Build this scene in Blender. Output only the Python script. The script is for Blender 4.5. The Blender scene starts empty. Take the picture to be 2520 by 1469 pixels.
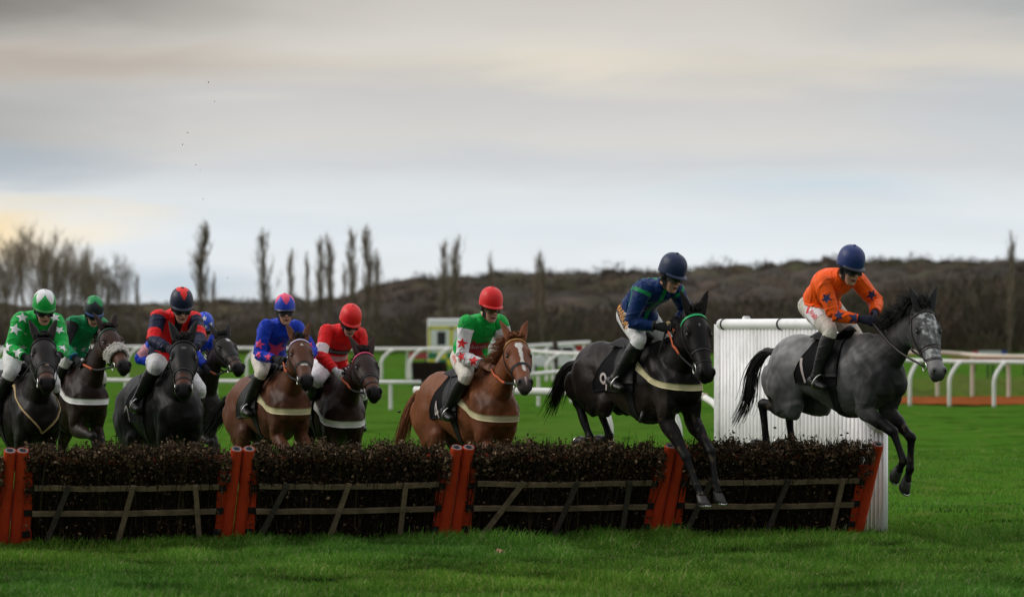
import bpy, bmesh, math, random
import numpy as np
from mathutils import Vector, Matrix
from mathutils.bvhtree import BVHTree

scene = bpy.context.scene
COL = scene.collection
R = math.radians
rng = np.random.default_rng(7)

# ------------------------------------------------------------------ camera
CAM_Z = 1.87          # eye height of a standing photographer
F = 7350.0            # focal length in units of a 2520 px wide frame
HOR = 838.0           # horizon row in the same units (frame height 1469)
cam_data = bpy.data.cameras.new("camera")
cam = bpy.data.objects.new("camera", cam_data)
COL.objects.link(cam)
cam.location = (0, 0, CAM_Z)
cam.rotation_euler = (R(90), 0, 0)
cam_data.sensor_width = 36.0
cam_data.lens = 36.0 * F / 2520.0
cam_data.shift_y = (HOR - 733.5) / 2520.0
cam_data.clip_end = 6000
cam_data.clip_start = 0.5
cam_data.dof.use_dof = True
cam_data.dof.focus_distance = 29.0
cam_data.dof.aperture_fstop = 2.1
scene.camera = cam


def at(u, v, Y):
    """point at depth Y seen at (u, v) of the 2520 x 1469 frame"""
    return Vector(((u - 1260.0) / F * Y, Y, CAM_Z - (v - HOR) / F * Y))


def gy(v):
    return CAM_Z * F / (v - HOR)


# ------------------------------------------------------------------ view, world, sun
scene.view_settings.view_transform = 'Standard'
scene.view_settings.look = 'None'
scene.view_settings.exposure = 0.0
scene.view_settings.gamma = 1.0
scene.cycles.use_denoising = True
scene.cycles.max_bounces = 6
scene.cycles.transparent_max_bounces = 6

SUN_AZ, SUN_EL = -86.0, 32.0     # degrees clockwise from +Y, elevation
world = bpy.data.worlds.new("World")
scene.world = world
world.use_nodes = True


def build_world():
    nt = world.node_tree
    nt.nodes.clear()
    N, L = nt.nodes, nt.links

    def val(op, a, b=None, c=None, clamp=False):
        n = N.new('ShaderNodeMath'); n.operation = op; n.use_clamp = clamp
        for i, x in enumerate((a, b, c)):
            if x is None: continue
            if isinstance(x, (int, float)): n.inputs[i].default_value = x
            else: L.new(x, n.inputs[i])
        return n.outputs[0]

    out = N.new('ShaderNodeOutputWorld'); bg = N.new('ShaderNodeBackground')
    bg.inputs['Strength'].default_value = 0.1
    L.new(bg.outputs[0], out.inputs[0])
    sky = N.new('ShaderNodeTexSky'); sky.sky_type = 'NISHITA'; sky.sun_disc = False
    sky.sun_elevation = R(SUN_EL); sky.sun_rotation = R(SUN_AZ)
    tc = N.new('ShaderNodeTexCoord')
    sep = N.new('ShaderNodeSeparateXYZ'); L.new(tc.outputs['Generated'], sep.inputs[0])
    # cloud field in direction space, stretched along the horizon
    mp = N.new('ShaderNodeMapping'); mp.inputs['Scale'].default_value = (9, 9, 55)
    L.new(tc.outputs['Generated'], mp.inputs[0])
    n1 = N.new('ShaderNodeTexNoise'); n1.inputs['Scale'].default_value = 1.0
    n1.inputs['Detail'].default_value = 7; n1.inputs['Roughness'].default_value = 0.5
    n1.inputs['Distortion'].default_value = 0.7
    L.new(mp.outputs[0], n1.inputs['Vector'])
    mp2 = N.new('ShaderNodeMapping'); mp2.inputs['Scale'].default_value = (30, 30, 120)
    mp2.inputs['Location'].default_value = (3.1, 1.7, 0.4)
    L.new(tc.outputs['Generated'], mp2.inputs[0])
    n2 = N.new('ShaderNodeTexNoise'); n2.inputs['Scale'].default_value = 1.0
    n2.inputs['Detail'].default_value = 5; n2.inputs['Distortion'].default_value = 0.4
    L.new(mp2.outputs[0], n2.inputs['Vector'])
    w1 = val('SUBTRACT', n1.outputs[0], 0.5)
    w2 = val('SUBTRACT', n2.outputs[0], 0.5)
    el = val('ADD', sep.outputs[2], val('ADD', val('MULTIPLY', w1, 0.020), val('MULTIPLY', w2, 0.007)))
    az = val('ADD', sep.outputs[0], val('MULTIPLY', w1, 0.05))
    ramp = N.new('ShaderNodeValToRGB')
    L.new(val('DIVIDE', el, 0.30, clamp=True), ramp.inputs[0])
    cr = ramp.color_ramp
    # (elevation, linear colour)
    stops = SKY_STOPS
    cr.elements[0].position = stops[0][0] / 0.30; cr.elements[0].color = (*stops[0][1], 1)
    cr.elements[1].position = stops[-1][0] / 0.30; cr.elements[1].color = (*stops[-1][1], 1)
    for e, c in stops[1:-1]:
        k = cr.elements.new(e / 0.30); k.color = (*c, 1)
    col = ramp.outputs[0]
    front = val('GREATER_THAN', sep.outputs[1], 0.0)
    for (cx, ce, rx, re, c, s) in SKY_PATCHES:
        dx = val('DIVIDE', val('SUBTRACT', az, cx), rx)
        dy = val('DIVIDE', val('SUBTRACT', el, ce), re)
        d = val('SQRT', val('ADD', val('MULTIPLY', dx, dx), val('MULTIPLY', dy, dy)))
        mr = N.new('ShaderNodeMapRange'); mr.interpolation_type = 'SMOOTHSTEP'
        mr.inputs['From Min'].default_value = 1.0; mr.inputs['From Max'].default_value = 0.0
        mr.inputs['To Min'].default_value = 0.0; mr.inputs['To Max'].default_value = s
        L.new(d, mr.inputs['Value'])
        fac = val('MULTIPLY', mr.outputs[0], front)
        mx = N.new('ShaderNodeMix'); mx.data_type = 'RGBA'
        L.new(fac, mx.inputs[0]); L.new(col, mx.inputs[6]); mx.inputs[7].default_value = (*c, 1)
        col = mx.outputs[2]
    # soft light and dark of the cloud layer
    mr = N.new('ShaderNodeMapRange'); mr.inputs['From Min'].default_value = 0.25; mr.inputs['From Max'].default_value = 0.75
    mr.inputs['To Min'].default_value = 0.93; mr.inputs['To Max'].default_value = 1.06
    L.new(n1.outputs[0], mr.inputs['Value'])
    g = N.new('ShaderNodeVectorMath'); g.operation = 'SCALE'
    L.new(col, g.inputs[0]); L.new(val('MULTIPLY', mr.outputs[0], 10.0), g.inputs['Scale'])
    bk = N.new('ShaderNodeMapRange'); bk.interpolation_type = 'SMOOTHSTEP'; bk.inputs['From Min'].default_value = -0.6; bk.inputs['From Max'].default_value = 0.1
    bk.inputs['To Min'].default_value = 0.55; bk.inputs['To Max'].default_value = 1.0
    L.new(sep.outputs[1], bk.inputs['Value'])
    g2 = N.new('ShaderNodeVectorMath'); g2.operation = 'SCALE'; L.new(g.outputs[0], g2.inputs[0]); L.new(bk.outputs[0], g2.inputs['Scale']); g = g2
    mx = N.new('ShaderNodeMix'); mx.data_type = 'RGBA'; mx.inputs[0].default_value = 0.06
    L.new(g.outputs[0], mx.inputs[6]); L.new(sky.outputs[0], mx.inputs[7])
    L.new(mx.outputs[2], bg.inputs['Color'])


def lin(r, g, b):
    f = lambda c: (c / 255 / 12.92) if c <= 10 else ((c / 255 + 0.055) / 1.055) ** 2.4
    return (f(r), f(g), f(b))


SKY_STOPS = [
    (0.000, lin(226, 230, 232)), (0.022, lin(232, 237, 241)), (0.038, lin(228, 235, 241)), (0.050, lin(225, 230, 233)),
    (0.058, lin(213, 216, 220)), (0.068, lin(217, 215, 212)), (0.080, lin(208, 206, 205)), (0.092, lin(218, 211, 200)),
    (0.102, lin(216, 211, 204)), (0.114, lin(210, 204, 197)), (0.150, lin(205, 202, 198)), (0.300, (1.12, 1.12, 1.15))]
SKY_PATCHES = [
    (-0.20, 0.072, 0.13, 0.030, lin(158, 158, 158), 0.75),
    (-0.19, 0.058, 0.10, 0.011, lin(166, 182, 196), 0.6),
    (-0.19, 0.113, 0.18, 0.024, lin(122, 115, 110), 0.95),
    (-0.15, 0.092, 0.12, 0.012, lin(176, 164, 152), 0.7),
    (-0.168, 0.036, 0.044, 0.017, lin(252, 231, 192), 1.0),
    (-0.135, 0.040, 0.034, 0.008, lin(249, 236, 212), 0.7),
    (-0.115, 0.018, 0.045, 0.012, lin(196, 212, 226), 0.8),
    (0.19, 0.110, 0.13, 0.018, lin(168, 172, 174), 0.85),
    (0.18, 0.075, 0.09, 0.022, lin(196, 204, 212), 0.7),
    (0.10, 0.050, 0.08, 0.007, lin(208, 222, 232), 0.8),
    (0.02, 0.094, 0.06, 0.012, lin(232, 224, 208), 0.7),
]
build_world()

sd = bpy.data.lights.new("sun", 'SUN')
sd.energy = 1.5; sd.angle = R(22); sd.color = (1.0, 0.93, 0.84)
sun = bpy.data.objects.new("sun", sd); COL.objects.link(sun)
_d = Vector((math.sin(R(SUN_AZ)) * math.cos(R(SUN_EL)), math.cos(R(SUN_AZ)) * math.cos(R(SUN_EL)), math.sin(R(SUN_EL))))
sun.rotation_euler = (-_d).to_track_quat('-Z', 'Y').to_euler()

# ------------------------------------------------------------------ small helpers
V3 = lambda *a: np.array(a, float)


def nrm(v):
    v = np.asarray(v, float)
    return v / (np.linalg.norm(v) + 1e-12)


def tag(o, label=None, cat=None, group=None, kind=None):
    if label: o['label'] = label
    if cat: o['category'] = cat
    if group: o['group'] = group
    if kind: o['kind'] = kind
    return o


def empty(name, loc=(0, 0, 0)):
    o = bpy.data.objects.new(name, None); COL.objects.link(o); o.location = loc
    o.empty_display_size = 0.1
    return o


class MB:
    """collects verts and faces, links them as one mesh object"""
    def __init__(s): s.v = []; s.f = []; s.n = 0

    def add(s, verts, faces):
        verts = np.asarray(verts, float)
        s.v.append(verts)
        o = s.n
        s.f.extend([tuple(int(i) + o for i in f) for f in faces])
        s.n += len(verts)
        return s

    def verts(s): return np.concatenate(s.v) if s.v else np.zeros((0, 3))

    def box(s, c, size, rot=None):
        h = np.asarray(size, float) / 2
        p = np.array([[x, y, z] for x in (-1, 1) for y in (-1, 1) for z in (-1, 1)], float) * h
        if rot is not None: p = p @ np.asarray(rot).T
        p = p + np.asarray(c, float)
        return s.add(p, [(0, 1, 3, 2), (4, 6, 7, 5), (0, 4, 5, 1), (2, 3, 7, 6), (0, 2, 6, 4), (1, 5, 7, 3)])

    def rings(s, rings, cap=True):
        n = len(rings[0]); k = len(rings)
        vs = np.concatenate(rings); fs = []
        for i in range(k - 1):
            for j in range(n):
                a = i * n + j; b = i * n + (j + 1) % n
                fs.append((a, b, b + n, a + n))
        if cap:
            fs.append(tuple(range(n - 1, -1, -1))); fs.append(tuple(range((k - 1) * n, k * n)))
        return s.add(vs, fs)

    def tube(s, pts, ra, rb=None, lat=(0, 1, 0), n=10, cap=True):
        """elliptical tube; rb along the lateral axis, ra across it"""
        pts = np.asarray(pts, float); m = len(pts)
        ra = np.broadcast_to(np.asarray(ra, float), (m,)); rb = ra if rb is None else np.broadcast_to(np.asarray(rb, float), (m,))
        th = np.linspace(0, 2 * math.pi, n, endpoint=False)
        out = []
        for i in range(m):
            t = nrm(pts[min(i + 1, m - 1)] - pts[max(i - 1, 0)])
            l = np.asarray(lat, float)
            if abs(np.dot(l, t)) > 0.95: l = V3(0, 0, 1) if abs(t[2]) < 0.9 else V3(1, 0, 0)
            l = nrm(l - np.dot(l, t) * t); u = np.cross(t, l)
            out.append(pts[i] + np.outer(np.cos(th) * rb[i], l) + np.outer(np.sin(th) * ra[i], u))
        return s.rings(out, cap)

    def blob(s, c, rad, ax=None, n=12, m=8):
        """ellipsoid; ax = 3x3 rows of axis directions"""
        c = np.asarray(c, float); rad = np.asarray(rad, float)
        A = np.eye(3) if ax is None else np.asarray(ax, float)
        rs = []
        for i in range(1, m):
            p = math.pi * i / m
            th = np.linspace(0, 2 * math.pi, n, endpoint=False)
            q = np.stack([np.cos(th) * math.sin(p) * rad[0], np.sin(th) * math.sin(p) * rad[1], np.full(n, -math.cos(p)) * rad[2]], 1)
            rs.append(c + q @ A)
        return s.rings(rs)

    def build(s, name, mat=None, parent=None, smooth=True, col=None):
        return mesh_obj(name, s.verts(), s.f, mat, parent, smooth, col)


def mesh_obj(name, v, f, mat=None, parent=None, smooth=True, col=None, fmat=None):
    me = bpy.data.meshes.new(name)
    v = np.asarray(v, float)
    me.from_pydata(v.tolist() if len(v) < 1 else [tuple(x) for x in v.tolist()], [], [tuple(x) for x in f] if not isinstance(f, np.ndarray) else f.tolist())
    mats = mat if isinstance(mat, (list, tuple)) else [mat]
    for m in mats:
        if m: me.materials.append(m)
    if smooth: me.polygons.foreach_set('use_smooth', np.ones(len(me.polygons), bool))
    if fmat is not None: me.polygons.foreach_set('material_index', np.asarray(fmat, np.int32))
    if col is not None:
        a = me.color_attributes.new('Col', 'FLOAT_COLOR', 'POINT')
        c = np.ones((len(v), 4), np.float32); c[:, :3] = col
        a.data.foreach_set('color', c.ravel())
    me.update()
    o = bpy.data.objects.new(name, me); COL.objects.link(o)
    if parent: o.parent = parent
    return o


def fast_quads(name, v, quads, mat, parent=None, col=None, tri=False):
    """large mesh from numpy arrays"""
    me = bpy.data.meshes.new(name)
    k = 3 if tri else 4
    me.vertices.add(len(v)); me.vertices.foreach_set('co', np.asarray(v, np.float32).ravel())
    me.loops.add(len(quads) * k); me.loops.foreach_set('vertex_index', np.asarray(quads, np.int32).ravel())
    me.polygons.add(len(quads)); me.polygons.foreach_set('loop_start', np.arange(0, len(quads) * k, k, dtype=np.int32))
    if col is not None:
        a = me.color_attributes.new('Col', 'FLOAT_COLOR', 'POINT')
        c = np.ones((len(v), 4), np.float32); c[:, :3] = col
        a.data.foreach_set('color', c.ravel())
    me.materials.append(mat)
    me.update(calc_edges=True); me.validate()
    o = bpy.data.objects.new(name, me); COL.objects.link(o)
    if parent: o.parent = parent
    return o


def cr(pts, n=6):
    """Catmull-Rom through rows of pts, n steps per span"""
    P = np.asarray(pts, float)
    P = np.vstack([2 * P[0] - P[1], P, 2 * P[-1] - P[-2]])
    out = []
    for i in range(1, len(P) - 2):
        a, b, c, d = P[i - 1:i + 3]
        for k in range(n):
            t = k / n
            out.append(0.5 * (2 * b + (c - a) * t + (2 * a - 5 * b + 4 * c - d) * t * t + (3 * b - a - 3 * c + d) * t ** 3))
    out.append(P[-2])
    return np.array(out)


def remesh(mb, voxel, iters=6):
    """union of the overlapping closed shells as one smooth surface -> verts, quads"""
    o = mb.build('tmp'); m = o.modifiers.new('r', 'REMESH')
    m.mode = 'VOXEL'; m.voxel_size = voxel; m.adaptivity = 0
    dg = bpy.context.evaluated_depsgraph_get(); dg.update()
    e = o.evaluated_get(dg); me = e.to_mesh()
    nv = len(me.vertices); v = np.empty(nv * 3, np.float32); me.vertices.foreach_get('co', v); v = v.reshape(-1, 3).astype(float)
    nl = len(me.loops); li = np.empty(nl, np.int32); me.loops.foreach_get('vertex_index', li)
    q = li.reshape(-1, 4)
    e.to_mesh_clear(); old = o.data
    bpy.data.objects.remove(o); bpy.data.meshes.remove(old)
    return lap(v, q, iters), q


def lap(v, q, iters, lam=0.55, mu=-0.56, w=None):
    e = np.concatenate([q[:, [0, 1]], q[:, [1, 2]], q[:, [2, 3]], q[:, [3, 0]]])
    a = np.concatenate([e[:, 0], e[:, 1]]); b = np.concatenate([e[:, 1], e[:, 0]])
    deg = np.bincount(a, minlength=len(v)).astype(float)[:, None]; deg[deg == 0] = 1
    for i in range(iters * 2):
        avg = np.stack([np.bincount(a, weights=v[b, k], minlength=len(v)) for k in range(3)], 1) / deg
        d = (avg - v) * (lam if i % 2 == 0 else mu)
        if w is not None: d = d * w[:, None]
        v = v + d
    return v


def vnormals(v, q):
    n = np.cross(v[q[:, 2]] - v[q[:, 0]], v[q[:, 3]] - v[q[:, 1]])
    out = np.zeros_like(v)
    for k in range(4):
        for c in range(3):
            out[:, c] += np.bincount(q[:, k], weights=n[:, c], minlength=len(v))
    return out / (np.linalg.norm(out, axis=1)[:, None] + 1e-12)


def bvh_of(v, q): return BVHTree.FromPolygons([tuple(x) for x in v.tolist()], q.tolist())


def cast(bvh, o, d, fallback=None):
    h = bvh.ray_cast(Vector(o), Vector(d), 5.0)
    if h[0] is None: return fallback
    return np.array(h[0])


def wrap(bvh, fn, nu, nv, off, closed=False, drop=0.012):
    """grid of points dropped onto a surface: fn(u, v) -> (outside point, inward direction)"""
    P = np.zeros((nu, nv, 3)); D = np.zeros((nu, nv, 3)); ok = np.zeros((nu, nv), bool)
    for i in range(nu):
        for j in range(nv):
            o, d = fn(i / (nu - 1) if not closed else i / nu, j / (nv - 1))
            d = nrm(d); h = cast(bvh, o, d); D[i, j] = d
            if h is not None: P[i, j] = h - d * off; ok[i, j] = True
    for i in range(nu):
        for j in range(nv):
            if not ok[i, j]:
                best = None
                for di in range(-3, 4):
                    for dj in range(-3, 4):
                        a, b = i + di, j + dj
                        if 0 <= a < nu and 0 <= b < nv and ok[a, b]:
                            k = abs(di) + abs(dj)
                            if best is None or k < best[0]: best = (k, a, b)
                if best: P[i, j] = P[best[1], best[2]]
                else: P[i, j] = fn(i / max(1, nu - 1), j / (nv - 1))[0]
    mb = MB()
    vs = [P.reshape(-1, 3)]; fs = []
    idx = lambda i, j: (i % nu) * nv + j
    for i in range(nu if closed else nu - 1):
        for j in range(nv - 1):
            fs.append((idx(i, j), idx(i + 1, j), idx(i + 1, j + 1), idx(i, j + 1)))
    # turned-down rim so that the strap or cloth has thickness
    rim = []
    if closed:
        loops = [[(i, 0) for i in range(nu)] + [(0, 0)], [(i, nv - 1) for i in range(nu)] + [(0, nv - 1)]]
    else:
        loops = [[(i, 0) for i in range(nu)] + [(nu - 1, j) for j in range(1, nv)] + [(i, nv - 1) for i in range(nu - 2, -1, -1)] + [(0, j) for j in range(nv - 2, -1, -1)]]
    base = nu * nv
    for lp in loops:
        for (i, j) in lp: rim.append(P[i, j] + D[i, j] * drop)
        m = len(lp)
        for k in range(m - 1):
            fs.append((idx(*lp[k]), idx(*lp[k + 1]), base + k + 1, base + k))
        base += m
    mb.add(np.concatenate([vs[0], np.array(rim)]), fs)
    return mb


def link_mat(o, M):
    o.matrix_world = M
    return o


# ------------------------------------------------------------------ materials
_mats = {}


def mat(name, color=(0.5, 0.5, 0.5), rough=0.6, metal=0.0, var=0.12, scale=18.0, bump=0.0, bscale=60.0, attr=False,
        spec=0.5, coat=0.0, sheen=0.0, dirt=None, dirt_scale=7.0, trans=0.0, emit=None):
    if name in _mats: return _mats[name]
    m = bpy.data.materials.new(name); m.use_nodes = True
    nt = m.node_tree; N, L = nt.nodes, nt.links
    b = N['Principled BSDF']
    b.inputs['Roughness'].default_value = rough; b.inputs['Metallic'].default_value = metal
    b.inputs['Specular IOR Level'].default_value = spec
    b.inputs['Coat Weight'].default_value = coat; b.inputs['Coat Roughness'].default_value = 0.25
    b.inputs['Sheen Weight'].default_value = sheen
    tc = N.new('ShaderNodeTexCoord')
    nz = N.new('ShaderNodeTexNoise'); nz.inputs['Scale'].default_value = scale; nz.inputs['Detail'].default_value = 5
    L.new(tc.outputs['Object'], nz.inputs['Vector'])
    mr = N.new('ShaderNodeMapRange'); mr.inputs['From Min'].default_value = 0.3; mr.inputs['From Max'].default_value = 0.7
    mr.inputs['To Min'].default_value = 1 - var; mr.inputs['To Max'].default_value = 1 + var
    L.new(nz.outputs[0], mr.inputs['Value'])
    if attr:
        a = N.new('ShaderNodeAttribute'); a.attribute_name = 'Col'; csrc = a.outputs['Color']
    else:
        a = N.new('ShaderNodeRGB'); a.outputs[0].default_value = (*color, 1); csrc = a.outputs[0]
    sc = N.new('ShaderNodeVectorMath'); sc.operation = 'SCALE'
    L.new(csrc, sc.inputs[0]); L.new(mr.outputs[0], sc.inputs['Scale'])
    c = sc.outputs[0]
    if dirt:
        n2 = N.new('ShaderNodeTexNoise'); n2.inputs['Scale'].default_value = dirt_scale; n2.inputs['Detail'].default_value = 8
        n2.inputs['Roughness'].default_value = 0.65
        L.new(tc.outputs['Object'], n2.inputs['Vector'])
        r2 = N.new('ShaderNodeMapRange'); r2.inputs['From Min'].default_value = 0.52; r2.inputs['From Max'].default_value = 0.72
        r2.inputs['To Max'].default_value = dirt[3]
        L.new(n2.outputs[0], r2.inputs['Value'])
        mx = N.new('ShaderNodeMix'); mx.data_type = 'RGBA'
        L.new(r2.outputs[0], mx.inputs[0]); L.new(c, mx.inputs[6]); mx.inputs[7].default_value = (*dirt[:3], 1)
        c = mx.outputs[2]
    L.new(c, b.inputs['Base Color'])
    if bump:
        nb = N.new('ShaderNodeTexNoise'); nb.inputs['Scale'].default_value = bscale; nb.inputs['Detail'].default_value = 4
        L.new(tc.outputs['Object'], nb.inputs['Vector'])
        bp = N.new('ShaderNodeBump'); bp.inputs['Strength'].default_value = bump; bp.inputs['Distance'].default_value = 0.02
        L.new(nb.outputs[0], bp.inputs['Height']); L.new(bp.outputs[0], b.inputs['Normal'])
    if trans:
        tr = N.new('ShaderNodeBsdfTranslucent'); L.new(c, tr.inputs['Color'])
        ms = N.new('ShaderNodeMixShader'); ms.inputs[0].default_value = trans
        L.new(b.outputs[0], ms.inputs[1]); L.new(tr.outputs[0], ms.inputs[2])
        L.new(ms.outputs[0], N['Material Output'].inputs['Surface'])
    if emit:
        b.inputs['Emission Color'].default_value = (*emit[:3], 1); b.inputs['Emission Strength'].default_value = emit[3]
    _mats[name] = m
    return m


# ------------------------------------------------------------------ ground
def ground_mat(name, c1, c2, c3, sc=.35):
    m = bpy.data.materials.new(name); m.use_nodes = True
    nt = m.node_tree; N, L = nt.nodes, nt.links; b = N['Principled BSDF']
    b.inputs['Roughness'].default_value = .9; b.inputs['Specular IOR Level'].default_value = .0
    tc = N.new('ShaderNodeTexCoord')

    def noise(scale, det, dist=0.0, stretch=None):
        n = N.new('ShaderNodeTexNoise'); n.inputs['Scale'].default_value = scale; n.inputs['Detail'].default_value = det; n.inputs['Distortion'].default_value = dist
        src = tc.outputs['Object']
        if stretch:
            mp = N.new('ShaderNodeMapping'); mp.inputs['Scale'].default_value = stretch; L.new(src, mp.inputs[0]); src = mp.outputs[0]
        L.new(src, n.inputs['Vector']); return n.outputs[0]

    def rng_(x, a, b_):
        r = N.new('ShaderNodeMapRange'); r.inputs['From Min'].default_value = a; r.inputs['From Max'].default_value = b_; L.new(x, r.inputs['Value']); return r.outputs[0]

    def mix(f, a, b_):
        x = N.new('ShaderNodeMix'); x.data_type = 'RGBA'; L.new(f, x.inputs[0])
        for i, c in ((6, a), (7, b_)):
            if isinstance(c, tuple): x.inputs[i].default_value = (*c, 1)
            else: L.new(c, x.inputs[i])
        return x.outputs[2]
    c = mix(rng_(noise(sc, 6, .6, (1, .35, 1)), .42, .62), c1, c2)
    c = mix(rng_(noise(sc * .22, 5, .8, (1, .25, 1)), .50, .66), c, c3)
    f = rng_(noise(9, 6), .25, .75)
    c = mix(f, c, tuple(x * 1.35 for x in c1)); c = mix(rng_(noise(1.1, 8, .8, (1, .5, 1)), .52, .70), c, tuple(x * .62 for x in c1)); c = mix(rng_(noise(2.3, 8, .5, (1, .4, 1)), .56, .74), c, (c3[0] * 1.25, c3[1] * 1.3, c3[2]))
    L.new(c, b.inputs['Base Color'])
    bp = N.new('ShaderNodeBump'); bp.inputs['Strength'].default_value = .6; bp.inputs['Distance'].default_value = .06
    L.new(noise(14, 6), bp.inputs['Height']); L.new(bp.outputs[0], b.inputs['Normal'])
    return m


GRASS = ground_mat('turf', (.041, .108, .011), (.058, .130, .015), (.082, .108, .028))


def hill_z(x, y):
    """low ground in front, rising to a wooded ridge far behind"""
    u = 1260 + F * x / np.maximum(y, 1)
    ridge_v = np.interp(u, [-400, 0, 330, 560, 800, 880, 940, 1040, 1250, 1450, 1560, 1760, 1900, 2000, 2250, 2520, 2900],
                        [800, 798, 795, 790, 786, 768, 746, 730, 722, 718, 716, 706, 702, 692, 690, 688, 690])
    top = CAM_Z + (HOR - ridge_v) / F * 1000.0
    t = np.clip((y - 620) / 380, 0, 1); s = t * t * (3 - 2 * t)
    drop = np.clip((y - 1000) / 1500, 0, 1)
    return top * s * (1 - .6 * drop)


def build_ground():
    ys = np.concatenate([np.linspace(-40, 15, 8), np.linspace(16, 60, 110), np.linspace(62, 300, 50), np.linspace(320, 1100, 60), np.linspace(1150, 3200, 12)])
    n = 140
    V = []; k = 0
    far = []
    for y in ys:
        half = max(48, abs(y) * .42 + 30)
        xs = np.linspace(-half, half, n) * (1.0 if y < 1000 else 2.0)
        z = hill_z(xs, np.full(n, max(y, 1.0))) + .025 * np.sin(xs * 1.3 + y * .7) * np.sin(y * .9 + xs * .21) * (1 if y < 200 else 0)
        V.append(np.stack([xs, np.full(n, y), z], 1))
    V = np.concatenate(V); m = len(ys)
    q = [(i * n + j, i * n + j + 1, (i + 1) * n + j + 1, (i + 1) * n + j) for i in range(m - 1) for j in range(n - 1)]
    nf = int(np.searchsorted(ys, 600)); qn = q[:(nf - 1) * (n - 1)]; qf = q[(nf - 1) * (n - 1):]
    lo = nf * n; hm = mesh_obj('hills', V[(nf - 1) * n:], [tuple(i - (nf - 1) * n for i in f) for f in qf], mat('hill_earth', (.060, .050, .044), .95, var=.3, scale=.05, spec=0)); tag(hm, 'low hills behind the course under bare woods', 'hills', kind='structure')
    o = mesh_obj('ground', V[:lo], qn, GRASS); tag(o, 'wide green turf of the racecourse reaching to the wooded hill', 'ground', kind='structure')


def gz(x, y): return .025 * np.sin(x * 1.3 + y * .7) * np.sin(y * .9 + x * .21)


_rd = np.random.default_rng(17)
DIVOTS = [(_rd.uniform(-4.6, 4.6), _rd.uniform(20, 27.2), _rd.uniform(.05, .22)) for _ in range(95)] + [(_rd.uniform(-5.5, 5.5), _rd.uniform(29.5, 40), _rd.uniform(.1, .3)) for _ in range(40)]


def build_grass():
    rg = np.random.default_rng(11)

    def field(n, y0, y1, hmin, hmax, w, power=1.0):
        y = y0 + (y1 - y0) * rg.random(n) ** power
        x = (rg.random(n) * 2 - 1) * (.172 * y + 2.6)
        pn = np.sin(x * 2.1 + 1.7 * np.sin(y * 1.3)) * np.sin(y * 2.7 + 1.1 * np.sin(x * 1.9)) + .6 * np.sin(x * 5.3 + y * 3.1 + 2 * np.sin(x * 2.2 - y))
        h = (hmin + (hmax - hmin) * rg.random(n) ** 1.4) * np.clip(1 + .42 * pn, .30, 1.9)
        a = rg.random(n) * 6.283; lean = (.15 + .8 * rg.random(n)) * h
        dx, dy = np.cos(a), np.sin(a)
        b = np.stack([x, y, gz(x, y) - .005], 1)
        wv = np.stack([-np.sin(a + 1.2), np.cos(a + 1.2), np.zeros(n)], 1) * (w * (.6 + .8 * rg.random(n)))[:, None]
        mid = b + np.stack([dx * lean * .35, dy * lean * .35, h * .6], 1)
        tip = b + np.stack([dx * lean, dy * lean, h * np.clip(1.05 - .4 * lean / h, .4, 1)], 1)
        V = np.stack([b - wv, b + wv, mid - wv * .8, mid + wv * .8, tip - wv * .12, tip + wv * .12], 1).reshape(-1, 3)
        base = (np.arange(n) * 6)[:, None]
        Q = np.concatenate([base + np.array([0, 1, 3, 2]), base + np.array([2, 3, 5, 4])])
        t = rg.random(n)[:, None]; pal = np.array([(.058, .160, .015), (.092, .210, .024), (.150, .255, .050), (.27, .29, .12)])
        k = rg.choice(4, n, p=[.36, .40, .19, .05]); c = pal[k] * (.75 + .5 * t)
        c = c * np.clip(1 + .22 * pn, .5, 1.4)[:, None]
        lf = np.sin(x * .9 + 2.1 * np.sin(y * .37)) + np.sin(y * 1.1 + 1.7 * np.sin(x * .6 + 1))
        c = c * np.stack([1 + .09 * lf, 1 + .03 * lf, 1 - .02 * lf], 1)
        dk = np.zeros(n)
        for (cx, cy, r) in DIVOTS: dk = np.maximum(dk, np.exp(-(((x - cx) / (r * 1.8)) ** 2 + ((y - cy) / r) ** 2)))
        c = c * (1 - .70 * dk)[:, None]
        C = np.repeat(c, 6, 0)
        return V, Q, C
    parts = [field(275000, 19.0, 28.6, .035, .085, .0042, .85), field(36000, 26.9, 28.9, .07, .13, .005), field(88000, 28.5, 52, .025, .055, .005, 1.6)]
    V = []; Q = []; C = []; o = 0
    for v, q, c in parts:
        V.append(v); Q.append(q + o); C.append(c); o += len(v)
    m = mat('grass_blade', attr=True, rough=.6, var=.1, scale=1.5, spec=.06, trans=.35)
    ob = fast_quads('grass', np.concatenate(V), np.concatenate(Q), m, col=np.concatenate(C))
    tag(ob, 'short green turf grass growing in front of and behind the hurdle', 'grass', kind='stuff')


# ------------------------------------------------------------------ hurdle
HP0 = at(20, 1340, gy(1340)); HP1 = at(2118, 1312, gy(1312)); HP0.z = HP1.z = 0
HT = (HP1 - HP0).normalized(); HN = Vector((HT.y, -HT.x, 0)); LEAN = R(28)
HE = Vector((0, 0, 1)) * math.cos(LEAN) + HN * math.sin(LEAN); HW = HN * math.cos(LEAN) - Vector((0, 0, 1)) * math.sin(LEAN)
hA = lambda v: np.array(v)
T_, E_, W_ = hA(HT), hA(HE), hA(HW)
PANEL = (HP1 - HP0).length / 4


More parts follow.
